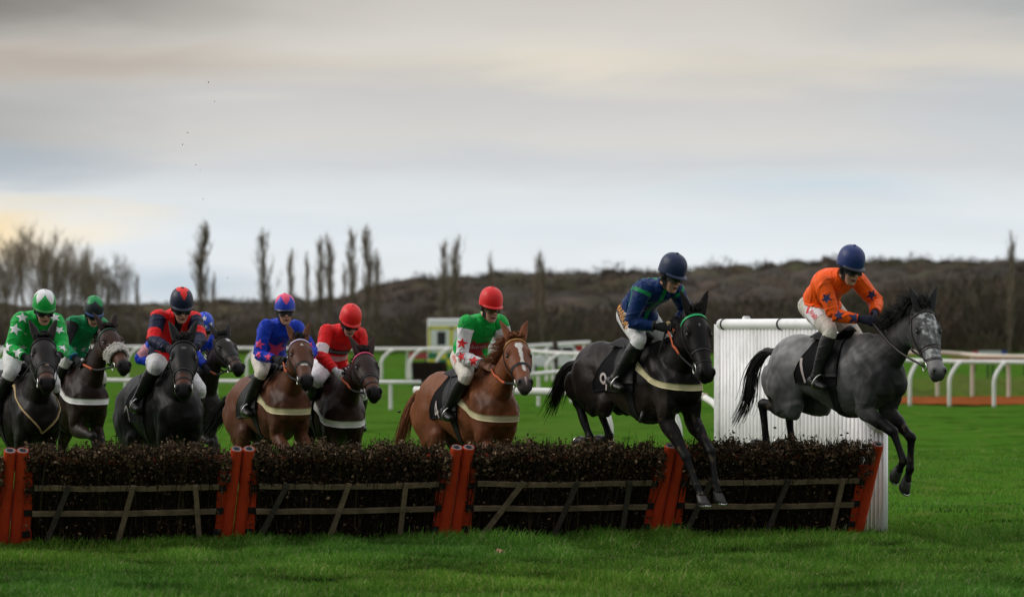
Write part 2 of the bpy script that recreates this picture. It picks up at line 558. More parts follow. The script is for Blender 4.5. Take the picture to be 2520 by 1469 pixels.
def build_panel(k, label, stakes):
    rg = np.random.default_rng(100 + k); b0 = np.array(HP0) + T_ * PANEL * k; Lp = PANEL
    p = lambda s, h, d=0.0: b0 + T_ * (s + .055 * h) + E_ * h + W_ * d
    rot = np.stack([T_, E_, W_], 1)
    root = empty('hurdle', Vector(p(Lp / 2, 0))); inv = Vector(p(Lp / 2, 0))
    tag(root, label, 'hurdle', 'hurdle panels set in a row across the turf')
    sh = lambda mb: [x - np.array(inv) for x in mb.v]

    def put(mb, name, m, parent=None, smooth=True, col=None):
        o = mesh_obj(name, np.concatenate(sh(mb)), mb.f, m, parent or root, smooth, col); return o
    wood = mat('hurdle_wood', (.175, .128, .074), .8, var=.3, scale=9, bump=.5, bscale=30, dirt=(.05, .05, .03, .7))
    pad = mat('pad_orange', (.50, .046, .012), .62, spec=.3, var=.16, scale=6, bump=.15, bscale=20, dirt=(.16, .02, .01, .5), dirt_scale=4)
    foam = mat('pad_foam', (.16, .16, .17), .9, var=.2); dark = mat('pad_hollow_shade', (.01, .01, .01), .9)
    strapm = mat('strap_black', (.008, .008, .009), .7)
    for s0, sd in ((.057, 1), (Lp - .057, -1)):
        r = .055; p0_ = p; p = lambda s, h, d=0.0: p0_(s, h, d + .055); mb = MB(); mb.tube([p(s0, .0), p(s0, .4), p(s0, .8), p(s0, 1.03)], [r, r, r, r], n=20, lat=T_, cap=False)
        mb.tube([p(s0, 1.03), p(s0, 1.038)], [r, r * .93], n=20, lat=T_, cap=False)
        mb.tube([p(s0, 1.038), p(s0, 1.03)], [r * .93, r * .86], n=20, lat=T_, cap=False)
        fx = s0 + sd * .085
        po = put(mb, 'side_pad', pad)
        fl = MB(); fl.box(p(fx - sd * .012, .41, .006), (.105, .80, .022), rot); put(fl, 'flap', pad, po, False)
        fo = MB(); fo.tube([p(s0, 1.034), p(s0, 1.036)], [r * .86, r * .60], n=20, lat=T_, cap=False); fo.tube([p(s0, 1.036), p(s0, .94)], [r * .60, r * .58], n=20, lat=T_, cap=False); put(fo, 'foam_rim', foam, po)
        ho = MB(); ho.tube([p(s0, .935), p(s0, .945)], r * .6, n=16, lat=T_); put(ho, 'hollow_shade', dark, po)  # near-black disc, the shade inside the tube put into its colour
        for h in (.16, .39, .63): st = MB(); st.box(p(fx + sd * .008, h, .014), (.072, .062, .030), rot); put(st, 'strap', strapm, po, False)
        p = p0_
    for h in (.40, .665):
        mb = MB(); n = 9; rs = []
        for i in range(n):
            s = .185 + (Lp - .37) * i / (n - 1); z = rg.normal() * .003
            c = p(s, h + z - .012 * math.sin(3.14 * i / (n - 1)), .105)
            rs.append(np.array([c + E_ * a + W_ * b for a, b in ((-.024, -.012), (.024, -.012), (.024, .012), (-.024, .012))]))
        mb.rings(rs); put(mb, 'rail', wood, smooth=False)
    for (st, sb, tone) in stakes:
        mb = MB(); a = p(st * Lp, .70, .135); b = p(sb * Lp, .01, .135); d = nrm(a - b); w = nrm(np.cross(d, W_))
        rs = [np.array([c + w * x + W_ * y for x, y in ((-.023, -.012), (.023, -.012), (.023, .012), (-.023, .012))]) for c in (b, b * .6 + a * .4, a)]
        mb.rings(rs)
        for h in (.40, .665):
            c = b + (a - b) * (h / .69); mb.blob(c + W_ * .014, (.009, .009, .004), np.stack([w, d, W_]), 8, 5)
        put(mb, 'stake', wood if tone else mat('stake_dark', (.045, .038, .026), .85, var=.3, bump=.5, bscale=30), smooth=False)
    mb = MB(); mb.tube([p(.12, .90, .0), p(Lp / 2, .875, .0), p(Lp - .12, .90, .0)], .034, n=12, lat=E_); put(mb, 'top_rail', mat('top_pad', (.72, .09, .03), .6, var=.1))
    # birch brush: upright twigs, then dead leaves thick along the top
    V = []; Q = []; C = []; o = 0
    n = 2300
    s = .12 + (Lp - .24) * rg.random(n); hb = rg.random(n) * .25; ht = np.where(rg.random(n) < .55, .70 + .33 * rg.random(n), .88 + .13 * rg.random(n) ** 2.0); d0 = (rg.random(n) - .6) * .16; tx = rg.normal(size=n) * .07; td = rg.normal(size=n) * .05
    A = b0 + np.outer(s, T_) + np.outer(hb, E_) + np.outer(d0, W_); B = b0 + np.outer(np.clip(s + tx, .03, Lp - .03), T_) + np.outer(ht, E_) + np.outer(d0 + td, W_)
    w = (.0025 + .005 * rg.random(n))[:, None]
    for sd in (T_, W_ * .8 + T_ * .3):
        q = np.stack([A - sd * w, A + sd * w, B + sd * w * .4, B - sd * w * .4], 1).reshape(-1, 3); V.append(q); Q.append((np.arange(n) * 4)[:, None] + np.arange(4) + o); o += len(q)
        c = np.array([(.022, .016, .011)]) * (.5 + 1.2 * rg.random((n, 1))); c[rg.random(n) < .10] = (.13, .095, .055); C.append(np.repeat(c, 4, 0))

    def leaves(n, hlo, hhi, pw, dw, size, light, dfun=None):
        nonlocal o
        h = hlo + (hhi - hlo) * rg.random(n) ** pw; s = .125 + (Lp - .25 + .07 * (h > .72)) * rg.random(n); d = (rg.random(n) * 2 - 1) * dw + np.where(s > Lp - .14, .09, 0)
        fz = .03 * np.sin(s * 9 + k) + .02 * np.sin(s * 23 + 2 * k)
        h = h + fz * (h > .8)
        c0 = b0 + np.outer(s, T_) + np.outer(h, E_) + np.outer(d, W_)
        a = rg.normal(size=(n, 3)); a /= np.linalg.norm(a, axis=1)[:, None]; b = rg.normal(size=(n, 3)); b -= (b * a).sum(1)[:, None] * a; b /= np.linalg.norm(b, axis=1)[:, None]
        L = (size * (.5 + .8 * rg.random(n)))[:, None]; nn = np.cross(a, b)
        q = np.stack([c0 - a * L, c0 - b * L * .55 + nn * L * .2, c0 + a * L * (.9), c0 + b * L * .55 + nn * L * .2], 1).reshape(-1, 3)
        V.append(q); Q.append((np.arange(n) * 4)[:, None] + np.arange(4) + o); o += len(q)
        pal = np.array([(.030, .020, .011), (.060, .038, .020), (.125, .080, .042), (.26, .175, .105)]); kk = rg.choice(4, n, p=light); c = pal[kk] * (.85 + .3 * rg.random((n, 1)))
        C.append(np.repeat(c, 4, 0))
    leaves(8000, .58, .98, .75, .115, .021, [.40, .36, .18, .06])
    leaves(2400, .90, 1.01, 1.0, .10, .021, [.20, .34, .30, .16])
    leaves(320, .98, 1.08, 1.5, .08, .018, [.3, .4, .25, .05])
    leaves(2100, .04, .66, 1, .115, .020, [.42, .32, .18, .08])
    n = 260                                                        # loose shoots above the top
    s = .1 + (Lp - .2) * rg.random(n); A = b0 + np.outer(s, T_) + np.outer(.93 + .05 * rg.random(n), E_) + np.outer((rg.random(n) - .5) * .15, W_)
    B = A + np.outer(.05 + .10 * rg.random(n) ** 2, E_) + rg.normal(size=(n, 3)) * .035; w = .0022
    q = np.stack([A - T_ * w, A + T_ * w, B + T_ * w * .5, B - T_ * w * .5], 1).reshape(-1, 3); V.append(q); Q.append((np.arange(n) * 4)[:, None] + np.arange(4) + o); o += len(q); C.append(np.tile((.05, .035, .022), (n * 4, 1)))
    br = fast_quads('brush', np.concatenate(V) - np.array(inv), np.concatenate(Q), mat('brush_twig', attr=True, rough=.8, var=.15, scale=30, spec=.2, trans=.12), root, np.concatenate(C))
    br['kind'] = 'stuff'


def build_hurdle():
    build_panel(-1, 'hurdle panel at the left edge, mostly out of view', [(.3, .2, 1)])
    build_panel(0, 'hurdle panel below the green and white starred rider, two light stakes leaning apart', [(.24, .15, 0), (.525, .475, 1), (.80, .855, 1)])
    build_panel(1, 'hurdle panel below the bay horse and the rider in red', [(.215, .10, 0), (.495, .43, 1), (.755, .765, 1)])
    build_panel(2, 'hurdle panel below the chestnut horse, with a steeply leaning light stake at its left', [(.30, .12, 1), (.555, .475, 0), (.80, .81, 0)])
    build_panel(3, 'hurdle panel at the right end under the grey horse, beside the white wing', [(.19, .10, 0), (.56, .50, 0), (.825, .825, 1)])


# ------------------------------------------------------------------ white plastic wing and running rails
WHITE = mat('white_plastic', (.86, .87, .87), .35, var=.05, scale=3, dirt=(.45, .46, .42, .5), dirt_scale=2.5, bump=.03)
RAILW = mat('rail_white', (.74, .73, .70), .4, var=.06, scale=2, dirt=(.42, .42, .36, .6), dirt_scale=1.3)
BLACKS = mat('rubber_black', (.012, .012, .012), .6)


def build_wing(name, near, far, ztop_fn, label, rib=.082, straps=(), posts=()):
    near = np.array(near); far = np.array(far); d = far - near; L = np.linalg.norm(d); d = d / L; nv = np.array([-d[1], d[0], 0.0])
    nv = nv if nv @ (np.array([0, 0, 0]) - near) > 0 else -nv
    root = empty(name, Vector(near)); tag(root, label, 'wing')
    loc = lambda s, z, o=0.0: d * s + nv * o + V3(0, 0, z)
    mb = MB(); n = int(L / rib)
    for i in range(n):
        s = (i + .5) * L / n; z = ztop_fn(s / L) - .03
        mb.tube([loc(s, 0), loc(s, z)], [rib * .495, rib * .495], n=14, lat=d)
    for i in range(n): s = (i + .5) * L / n; mb.box(loc(s, (ztop_fn(s / L) - .05) / 2, .0215), (L / n - .003, .012, ztop_fn(s / L) - .05), np.stack([d, nv, V3(0, 0, 1)], 1))
    mb.build('slats', WHITE, root)
    mb = MB(); pts = [loc(s * L, ztop_fn(s), .02) for s in np.linspace(0.0, 1, 40)]
    mb.tube(pts, .056, n=16, lat=nv); mb.build('top_rail', WHITE, root)
    for s in straps:
        mb = MB(); c = loc(s * L, ztop_fn(s), .02); mb.tube([c + d * .012, c - d * .012], .064, n=16, lat=nv); mb.tube([c + V3(0, 0, -.05) - nv * .02, c + V3(0, 0, -.10) - nv * .01], .012, n=6); mb.build('strap', BLACKS, root)
    for s in posts:
        z = ztop_fn(s); mb = MB(); mb.tube([loc(s * L, 0, -.07), loc(s * L, z + .075, -.07)], .043, n=14, lat=d); mb.tube([loc(s * L, z + .075, -.07), loc(s * L, z + .085, -.07)], [.046, .03], n=14, lat=d); mb.build('post', WHITE, root)
    mb = MB(); mb.box(loc(L + .06, ztop_fn(1) / 2, -.02), (.16, .11, ztop_fn(1)), np.stack([d, nv, V3(0, 0, 1)], 1)); mb.build('end_post', mat('end_board', (.60, .61, .60), .5, var=.1, dirt=(.3, .3, .28, .6), dirt_scale=5), root)


def running_rail(path, legs, label, r=.055, gooseneck=.22, toward=(0, -1, 0), group=None, open_end=False, m=None, leg_r=.045):
    """path: points along the rail; legs: fractions with a sideways lean of the gooseneck"""
    P = np.array([np.array(p) for p in path]); base = Vector((P[0][0], P[0][1], 0))
    root = empty('running_rail', base); tag(root, label, 'rail', group or 'white plastic running rails')
    o = np.array(base); mb = MB(); C = cr(P, 6) if len(P) > 2 else P
    mb.tube(C - o, r, n=14, lat=(0, 0, 1)); ro = mb.build('rail', m or RAILW, root)
    if open_end:
        e = C[-1] - o; dd = nrm(C[-1] - C[-2]); mb = MB(); mb.tube([e + dd * .002, e + dd * .006], [r * 1.06, r * 1.06], n=16, lat=(0, 0, 1)); mb.build('rail_end', mat('rail_end', (.48, .38, .25), .7, var=.2), ro)
        mb = MB(); mb.tube([e + dd * .007, e + dd * .008], r * .72, n=16, lat=(0, 0, 1)); mb.build('rail_hollow', mat('rail_hollow', (.62, .55, .42), .8), ro)
    cum = np.concatenate([[0], np.cumsum(np.linalg.norm(np.diff(C, axis=0), axis=1))])
    for lg in legs:
        f, off = lg[0], np.array(lg[1], float); t = f * cum[-1]; i = min(np.searchsorted(cum, t, 'right') - 1, len(C) - 2); w = (t - cum[i]) / (cum[i + 1] - cum[i])
        top = C[i] * (1 - w) + C[i + 1] * w; off = V3(off[0], off[1], 0); foot = V3(top[0], top[1], 0) + off; H_ = top[2]
        pts = cr([top, top + off * .45 + V3(0, 0, -.10 * H_), top + off * .95 + V3(0, 0, -.36 * H_), foot + V3(0, 0, .3 * H_), foot], 5)
        mb = MB(); mb.tube(pts - o, leg_r, n=12, lat=(0, 1, 0)); mb.build('post', m or RAILW, root)
    return root


def build_rails():
    wn = at(2180, 1325, 28.85); wn.z = 0; wf = Vector((2.27, 32.2, 0))
    zt = lambda f: float(np.interp(f, [0, .04, .08, .13, .18, .23, .28, .33, 1], [1.03, 1.04, 1.10, 1.28, 1.55, 1.80, 1.96, 2.04, 2.05]))
    build_wing('hurdle_wing', wn, wf, zt, 'tall white ribbed plastic wing standing at the right end of the hurdle', straps=(.97, .60), posts=(.88, .46))
    # near white rail crossing behind the chestnut horse
    Yl, Yr = 44.0, 41.5
    running_rail([at(1020, 959, Yl), at(1260, 962, 43.4), at(1500, 966, 42.6), at(1735, 976, 40.8)], [(.04, (.10, .1)), (.53, (.26, -.3)), (.80, (.26, -.3)), (.995, (.30, -1.0))], 'thick white rail behind the chestnut horse, ending in an open tube by the wing', r=.058, open_end=True)
    # low rail running behind the pack
    running_rail([at(-60, 930, 84), at(300, 935, 83), at(640, 938, 82), at(1035, 940, 81)], [(f, (.0, 0)) for f in (.05, .19, .345, .40, .55, .75, .935)], 'low white rail behind the pack, left of the small brush fence', r=.06, leg_r=.05)
    running_rail([at(1305, 920, 84), at(1380, 913, 88), at(1445, 906, 94)], [(.1, (0, 0)), (.62, (0, 0)), (.98, (0, 0))], 'short low white rail seen between the chestnut and the black horse', r=.06, leg_r=.05)
    # upper rail further off
    running_rail([at(-60, 857, 148), at(330, 853, 148), at(600, 856, 146), at(960, 858, 144), at(1200, 856, 142)], [(x, (-.62, -.4)) for x in (.06, .14, .225, .31, .39, .47, .555, .635, .72, .815, .872, .925)] + [(x, (.0, .3)) for x in (.335, .66, .84)], 'high white rail with bent posts behind the riders on the left', r=.085, leg_r=.075)
    running_rail([at(1300, 862, 140), at(1380, 868, 138), at(1450, 869, 136)], [(.15, (.7, -.3)), (.55, (-.75, -.3)), (.62, (.6, -.3)), (.95, (-.7, -.3))], 'white rail with looped posts in front of the white car', r=.085, leg_r=.075)
    running_rail([at(1290, 852, 150), at(1365, 847, 152), at(1450, 842, 156)], [(.1, (0, 0)), (.9, (0, 0))], 'white rail sloping up to the right above the white car', r=.10, leg_r=.07)
    # rails on the right
    running_rail([at(2150, 884, 86), at(2240, 886, 86), at(2370, 889, 85.2), at(2480, 890, 84.6), at(2620, 893, 84)], [(.24, (-.33, -.3)), (.47, (-.40, -.3)), (.705, (-.40, -.3)), (.94, (-.4, -.3))], 'white rail at the right with posts bending to the left', r=.062, leg_r=.055)
    running_rail([at(2150, 876, 99), at(2230, 868, 99), at(2290, 866, 99), at(2370, 871, 99), at(2420, 875, 98), at(2520, 877, 97), at(2620, 877, 96)], [(.30, (.0, .2)), (.492, (.0, .2)), (.70, (.10, .2)), (.90, (.1, .2))], 'wavy cream rail with straight posts behind the right hand rail', r=.075, leg_r=.062, m=mat('rail_cream', (.60, .54, .44), .5, var=.1, dirt=(.35, .30, .22, .5), dirt_scale=1.5))
    # orange earth crossing
    rg = np.random.default_rng(3); V = []; f = []
    for i, x in enumerate(np.linspace(10.2, 17, 40)):
        V.append((x, 87.6 + .8 * math.sin(x * 1.3) + rg.normal() * .25 + (x - 12) * -.25, .03)); V.append((x, 99.5 + rg.normal() * .5 + math.sin(x * .8), .035))
    f = [(2 * i, 2 * i + 2, 2 * i + 3, 2 * i + 1) for i in range(39)]
    bv = []; bf = []
    for i, x in enumerate(np.linspace(9.5, 22, 60)):
        h = .55 + .12 * math.sin(x * 2.1) + .08 * math.sin(x * 5.3)
        bv += [(x, 99.2 + rg.normal() * .3, .02), (x, 101.5, h * .5), (x, 105, h), (x, 125, .02)]
    for i in range(59):
        for j in range(3): bf.append((4 * i + j, 4 * i + 4 + j, 4 * i + 5 + j, 4 * i + 1 + j))
    bo = mesh_obj('bank', np.array(bv), bf, ground_mat('bank_turf', (.062, .098, .018), (.080, .070, .032), (.070, .105, .018), .9)); tag(bo, 'low rough bank of grass and earth behind the right hand rails', 'bank', kind='structure')
    o = mesh_obj('path', np.array(V), f, mat('woodchip', (.22, .068, .022), .95, spec=0, var=.45, scale=1.2, bump=.6, bscale=3), None, False)
    tag(o, 'strip of orange earth under the right hand rails', 'path', kind='structure')


# ------------------------------------------------------------------ trees
BARK = mat('bark', (.130, .100, .074), .9, var=.25, scale=2)
TWIG = mat('twig', (.240, .190, .140), .9, var=.25, scale=.6)


def grow(seed, H, style):
    """bare winter tree -> limb mesh, twig mesh"""
    rg = np.random.default_rng(seed); limb = MB(); TV = []

    def branch(p, d, L, r, lev, up):
        n = 5; pts = [p]; q = p; dd = d
        for i in range(n):
            dd = nrm(dd + V3(0, 0, up) + rg.normal(size=3) * .07); q = q + dd * L / n; pts.append(q)
        limb.tube(pts, np.linspace(r, r * .35, n + 1), n=5 if lev < 2 else 3, lat=(1, 0, 0), cap=False)
        P = lambda t: pts[min(int(t * n), n - 1)] + (pts[min(int(t * n), n - 1) + 1] - pts[min(int(t * n), n - 1)]) * (t * n - min(int(t * n), n - 1))
        if lev < 3 and style == 'broad' or lev < 2:
            kids = (9, 5, 4)[lev] if style == 'broad' else (58, 4)[lev]
            for k in range(kids):
                t = (rg.uniform(.10, .95) if style == 'broad' else rg.uniform(.06, .84)) if lev == 0 else rg.uniform(.2, .95)
                an = rg.uniform(0, 6.283); side = nrm(V3(math.cos(an), math.sin(an), 0))
                if style == 'broad':
                    nd = nrm(dd * .55 + side * (.55, .42, .5)[lev] + V3(0, 0, .35)); Lk = L * (.66, .60, .55)[lev] * rg.uniform(.75, 1.15) * (1.15 - .45 * t); rk = r * (.42, .40, .35)[lev] * (1.1 - .5 * t)
                    branch(P(t), nd, Lk, rk, lev + 1, .16)
                else:
                    w = (math.sin(3.14 * min(1, t * .93 + .03) ** .85)) ** 1.0 + .05
                    nd = nrm(V3(0, 0, 1) + side * (.25 if lev == 0 else .26)); Lk = H * .185 * w * rg.uniform(.75, 1.1) if lev == 0 else L * .55
                    branch(P(t), nd, Lk, r * .22 if lev == 0 else r * .5, lev + 1, .06)
        m = (3, 4, 5, 6)[lev] if style == 'broad' else (26, 5, 4)[lev]
        for k in range(m):
            b = P(rg.uniform(.25, 1) if style == 'broad' else rg.uniform(.10, .78 if lev == 0 else .95)); nd = nrm(dd * .9 + rg.normal(size=3) * (.42 if style == 'broad' else .26) + V3(0, 0, .35)); Lt = H * (.060 if style == 'broad' else .042) * rg.uniform(.5, 1.3)
            TV.append((b, b + nd * Lt * .5 + rg.normal(size=3) * .03 * Lt, b + nd * Lt + V3(0, 0, .1 * Lt)))
    if style == 'broad':
        for k in range(3):
            an = rg.uniform(0, 6.28); branch(V3(rg.normal() * .1, 0, 0), nrm(V3(math.cos(an) * .16 * k, math.sin(an) * .16 * k, 1)), H * (.80 - .08 * k), H * .0105, 0, .10)
    else: branch(V3(0, 0, 0), V3(0, 0, 1), H * .95, H * .010, 0, .3)
    a = np.array(TV); n = len(a); w = H * .0013
    sdv = np.cross(a[:, 2] - a[:, 0], rg.normal(size=(n, 3))); sdv /= np.linalg.norm(sdv, axis=1)[:, None]
    V = np.stack([a[:, 0] - sdv * w, a[:, 0] + sdv * w, a[:, 1] - sdv * w * .8, a[:, 1] + sdv * w * .8, a[:, 2] - sdv * w * .3, a[:, 2] + sdv * w * .3], 1).reshape(-1, 3)
    b = (np.arange(n) * 6)[:, None]; Q = np.concatenate([b + np.array([0, 1, 3, 2]), b + np.array([2, 3, 5, 4])])
    return limb, V, Q


TREES = {}


def tree(kind, u, vtop, Y, label, wide=1.0, seed=0, group='bare trees on the skyline'):
    key = (kind, seed)
    base = at(u, 0, Y); base.z = 0; H = (CAM_Z + (HOR - vtop) / F * Y) * (1.10 if kind == 'broad' else 1.16)
    name = 'bare_tree' if kind == 'broad' else 'poplar_tree'
    root = empty(name, base); tag(root, label, 'tree', group)
    if key not in TREES:
        l, V, Q = grow(seed + (0 if kind == 'broad' else 50), 10.0, kind)
        # normalise to 10 m
        zmax = max(V[:, 2].max(), 1); l.v = [x * (10 / zmax) for x in l.v]; V = V * (10 / zmax)
        t = l.build('trunk', BARK, root, False); c = fast_quads('crown', V, Q, TWIG, root); TREES[key] = (t, c)
    else:
        for o in TREES[key]:
            c = o.copy(); COL.objects.link(c); c.parent = root
    s = H / 10; root.scale = (s * wide, s * wide, s); root.rotation_euler.z = (u * 1.7) % 6.28


def build_trees():
    Y = 400
    for i, (u, v, w, lb) in enumerate([(-30, 585, 1.0, 'bare tree at the far left edge, cut by the frame'), (30, 572, .85, 'tall bare tree behind the leftmost rider, against the yellow cloud'), (78, 562, .9, 'tallest bare tree of the left clump, above the starred green cap'),
                                 (122, 578, .85, 'bare tree in the left clump just right of the starred green cap'), (160, 598, .8, 'bare tree in the left clump between the two green riders'), (205, 612, .75, 'bare tree behind the rider with the black and green cap'),
                                 (240, 616, .8, 'thin bare tree above the black and green cap'), (278, 632, .85, 'shorter rounded bare tree at the right end of the left clump')]):
        tree('broad', u, v, Y + (i % 3) * 12, lb, w, i % 4)
    for i, (u, v, w, lb) in enumerate([(340, 690, .7, 'small distant poplar alone between the left clump and the navy rider'), (497, 577, 1.25, 'tall thick poplar just right of the navy rider with the red diamond cap'), (528, 690, .8, 'short poplar leaning on the thick poplar'),
                                 (655, 592, 1.0, 'tall slim poplar just left of the blue cap with pink star'), (716, 638, .75, 'thin pale poplar above the blue cap with pink star'), (755, 645, .7, 'narrow dark poplar right of the blue rider'),
                                 (785, 610, .9, 'taller poplar of the pair left of the red cap'), (810, 606, .9, 'right hand poplar of the pair left of the red cap'), (845, 668, .6, 'small poplar right above the red cap on the dark bay'),
                                 (872, 592, .9, 'poplar just right of the red cap, left one of two big ones'), (905, 586, 1.0, 'biggest poplar right of the red cap'), (922, 640, .9, 'short poplar on the right flank of the biggest one'),
                                 (1088, 618, .9, 'left poplar of the pair left of the green and white rider'), (1122, 608, 1.0, 'right poplar of the pair left of the green and white rider'), (1209, 645, .7, 'faint poplar top right above the red cap on the chestnut'),
                                 (1318, 648, .7, 'faint left poplar top behind the chestnut horse'), (1334, 640, .7, 'faint right poplar top behind the chestnut horse'), (2485, 600, .8, 'lone tall tree rising above the wood at the far right')]):
        tree('poplar', u, v, Y + (i % 4) * 15 + (40 if v > 640 else 0), lb, w * 1.15, i % 3)


def build_woods():
    rg = np.random.default_rng(21)
    V = []; Q = []; C = []; o = 0
    ico_v = []; 
    th = np.linspace(0, 2 * math.pi, 8, endpoint=False)
    base = np.array([(math.cos(a) * math.sin(p), math.sin(a) * math.sin(p), math.cos(p)) for p in (.35, .85, 1.4, 1.95) for a in th])
    bq = np.array([(i * 8 + j, i * 8 + (j + 1) % 8, (i + 1) * 8 + (j + 1) % 8, (i + 1) * 8 + j) for i in range(3) for j in range(8)])

    def add(x, y, z, h, w, col, solid=True):
        nonlocal o
        for k in range(2 if solid else 0):
            c = np.array([x + rg.normal() * w * .35, y + rg.normal() * w * .3, z + h * rg.uniform(.40, .66)]); r = np.array([w * .36, w * .36, h * .30]) * rg.uniform(.7, 1.1)
            v = c + base * r * (1 + rg.normal(size=(32, 1)) * .16); V.append(v); Q.append(bq + o); o += 32; C.append(np.tile(col, (32, 1)) * (.9 + .2 * rg.random((32, 1))))
        n = 120 if solid else 230
        a = rg.random(n) * 6.283; rr = np.sqrt(rg.random(n)); tt = rg.random(n); zz = z + h * (.12 + .86 * tt)
        rad = w * .56 * np.sqrt(np.clip(1 - ((tt - .5) / .56) ** 2, 0.05, 1)) * rr
        p = np.stack([x + np.cos(a) * rad, y + np.sin(a) * rad, zz], 1); up = np.stack([np.cos(a) * .35, np.sin(a) * .35, np.full(n, 1.)], 1) + rg.normal(size=(n, 3)) * .25
        L = h * .11 * (.6 + .8 * rg.random(n))[:, None]; s = np.cross(up, rg.normal(size=(n, 3))); s /= np.linalg.norm(s, axis=1)[:, None]; wd = h * .012 * (.5 + rg.random(n))[:, None]
        q = np.stack([p - s * wd, p + s * wd, p + up * L + s * wd * .6, p + up * L - s * wd * .6], 1).reshape(-1, 3)
        V.append(q); Q.append((np.arange(n) * 4)[:, None] + np.arange(4) + o); o += 4 * n; C.append(np.repeat(np.tile(col, (n, 1)) * (.85 + .3 * rg.random((n, 1))), 4, 0))
        q = np.array([(x - h * .02, y, z), (x + h * .02, y, z), (x + h * .012, y, z + h * .6), (x - h * .012, y, z + h * .6)]); V.append(q); Q.append(np.arange(4)[None] + o); o += 4; C.append(np.tile(np.array(col) * .8, (4, 1)))
    pal = [np.array(c) for c in ((.082, .068, .060), (.094, .074, .058), (.074, .066, .060), (.088, .082, .058), (.102, .078, .066))]
    m = mat('winter_wood', attr=True, rough=.95, var=.2, scale=.3, spec=.1)
    # the wooded ridge: a canopy of round bare crowns, then twigs standing out of it
    gx = np.arange(-335, 336, 2.6); gyy = np.arange(622, 1012, 4.5); GX, GY = np.meshgrid(gx, gyy); base0 = hill_z(GX, GY); can = np.zeros_like(GX); CC = np.tile(pal[0], GX.shape + (1,))
    for k in range(6800):
        y = rg.uniform(624, 1008); x = rg.uniform(-.33, .33) * y; rr = rg.uniform(4.0, 6.5) * (1.25 if rg.random() < .08 else 1) ; hh = rg.uniform(4.2, 6.2) * (rr / 5.0) ** .7
        i0, i1 = np.searchsorted(gx, (x - rr, x + rr)); j0, j1 = np.searchsorted(gyy, (y - rr, y + rr))
        if i1 <= i0 or j1 <= j0: continue
        d2 = ((GX[j0:j1, i0:i1] - x) ** 2 + (GY[j0:j1, i0:i1] - y) ** 2) / rr ** 2; dm = hh * (1 - .55 * d2); sub = can[j0:j1, i0:i1]; m_ = (d2 < 1) & (dm > sub); sub[m_] = dm[m_]
        CC[j0:j1, i0:i1][m_] = pal[rg.integers(0, 5)] * np.array((1., .97, .90)) * (.48 + .24 * rg.random()) * (1 + .22 * math.sin(x * .045 + 2 * math.sin(y * .02))) * (np.array((1.0, 1.06, .80)) if math.sin(x * .031 + 1.3) * math.sin(y * .03 + x * .012) > .35 else 1)
        if rg.random() < .42 or y > 940:
            n = 26; a = rg.random(n) * 6.283; q_ = np.sqrt(rg.random(n)) * rr * .95; pz = float(hill_z(np.array([x]), np.array([y]))[0]); p = np.stack([x + np.cos(a) * q_, y + np.sin(a) * q_, pz + hh * (1 - .55 * (q_ / rr) ** 2) - .5], 1)
            up = np.stack([np.cos(a) * .3, np.sin(a) * .3, np.full(n, 1.)], 1); L = (.5 + .9 * rg.random(n))[:, None]; s_ = np.stack([np.ones(n), np.zeros(n), np.zeros(n)], 1) * .10
            q = np.stack([p - s_, p + s_, p + up * L + s_ * .5, p + up * L - s_ * .5], 1).reshape(-1, 3); V.append(q); Q.append((np.arange(n) * 4)[:, None] + np.arange(4) + o); o += 4 * n; C.append(np.tile(pal[rg.integers(0, 5)] * .60, (4 * n, 1)))
    ny, nx = GX.shape; V.append(np.stack([GX, GY, base0 + can - .3], 2).reshape(-1, 3)); ii = (np.arange(ny - 1)[:, None] * nx + np.arange(nx - 1)).ravel(); Q.append(np.stack([ii, ii + 1, ii + nx + 1, ii + nx], 1) + o); o += ny * nx; C.append(CC.reshape(-1, 3))
    for u in np.arange(560, 2680, 15.0):                            # airy bare crowns along the crest
        y = rg.uniform(955, 1000); x = (u + rg.uniform(-8, 8) - 1260) / F * y; z = float(hill_z(np.array([x]), np.array([y]))[0]); h = rg.uniform(4.6, 7.4)
        add(x, y, z, h, h * rg.uniform(1.0, 1.5), pal[rg.integers(0, 5)] * np.array((1., .97, .88)) * rg.uniform(.55, .8), False)
    for k in range(300):                                           # single taller trees on the slope
        y = rg.uniform(640, 940); x = rg.uniform(-.2, .2) * y; z = float(hill_z(np.array([x]), np.array([y]))[0]); h = rg.uniform(5, 7.5)
        add(x, y, z, h, h * rg.uniform(.7, 1.1), pal[rg.integers(0, 5)] * np.array((1., .98, .88)) * rg.uniform(.5, .95), False)
    for k in range(40):                                            # single round crowns on the crest
        u = rg.uniform(900, 2560); y = 1000; x = (u - 1260) / F * y; z = float(hill_z(np.array([x]), np.array([y]))[0])
        add(x, y, z - 1, rg.uniform(6, 9.5), rg.uniform(6, 10), pal[2], True)
    for (u, hh) in ((1500, 11), (985, 8), (1040, 9), (1765, 11), (1880, 9), (2060, 10), (2160, 9), (2260, 10), (2330, 9)):
        x = (u - 1260) / F * 1000; z = float(hill_z(np.array([x]), np.array([1000.]))[0]); add(x, 1000, z - 1, hh, hh * 1.05, pal[0]); add(x + 3, 1003, z - 1, hh * .8, hh * .9, pal[0])
    ob = fast_quads('woodland', np.concatenate(V), np.concatenate(Q), m, col=np.concatenate(C)); tag(ob, 'leafless brown wood covering the hill behind the course', 'wood', kind='stuff')
    V.clear(); Q.clear(); C.clear(); o = 0
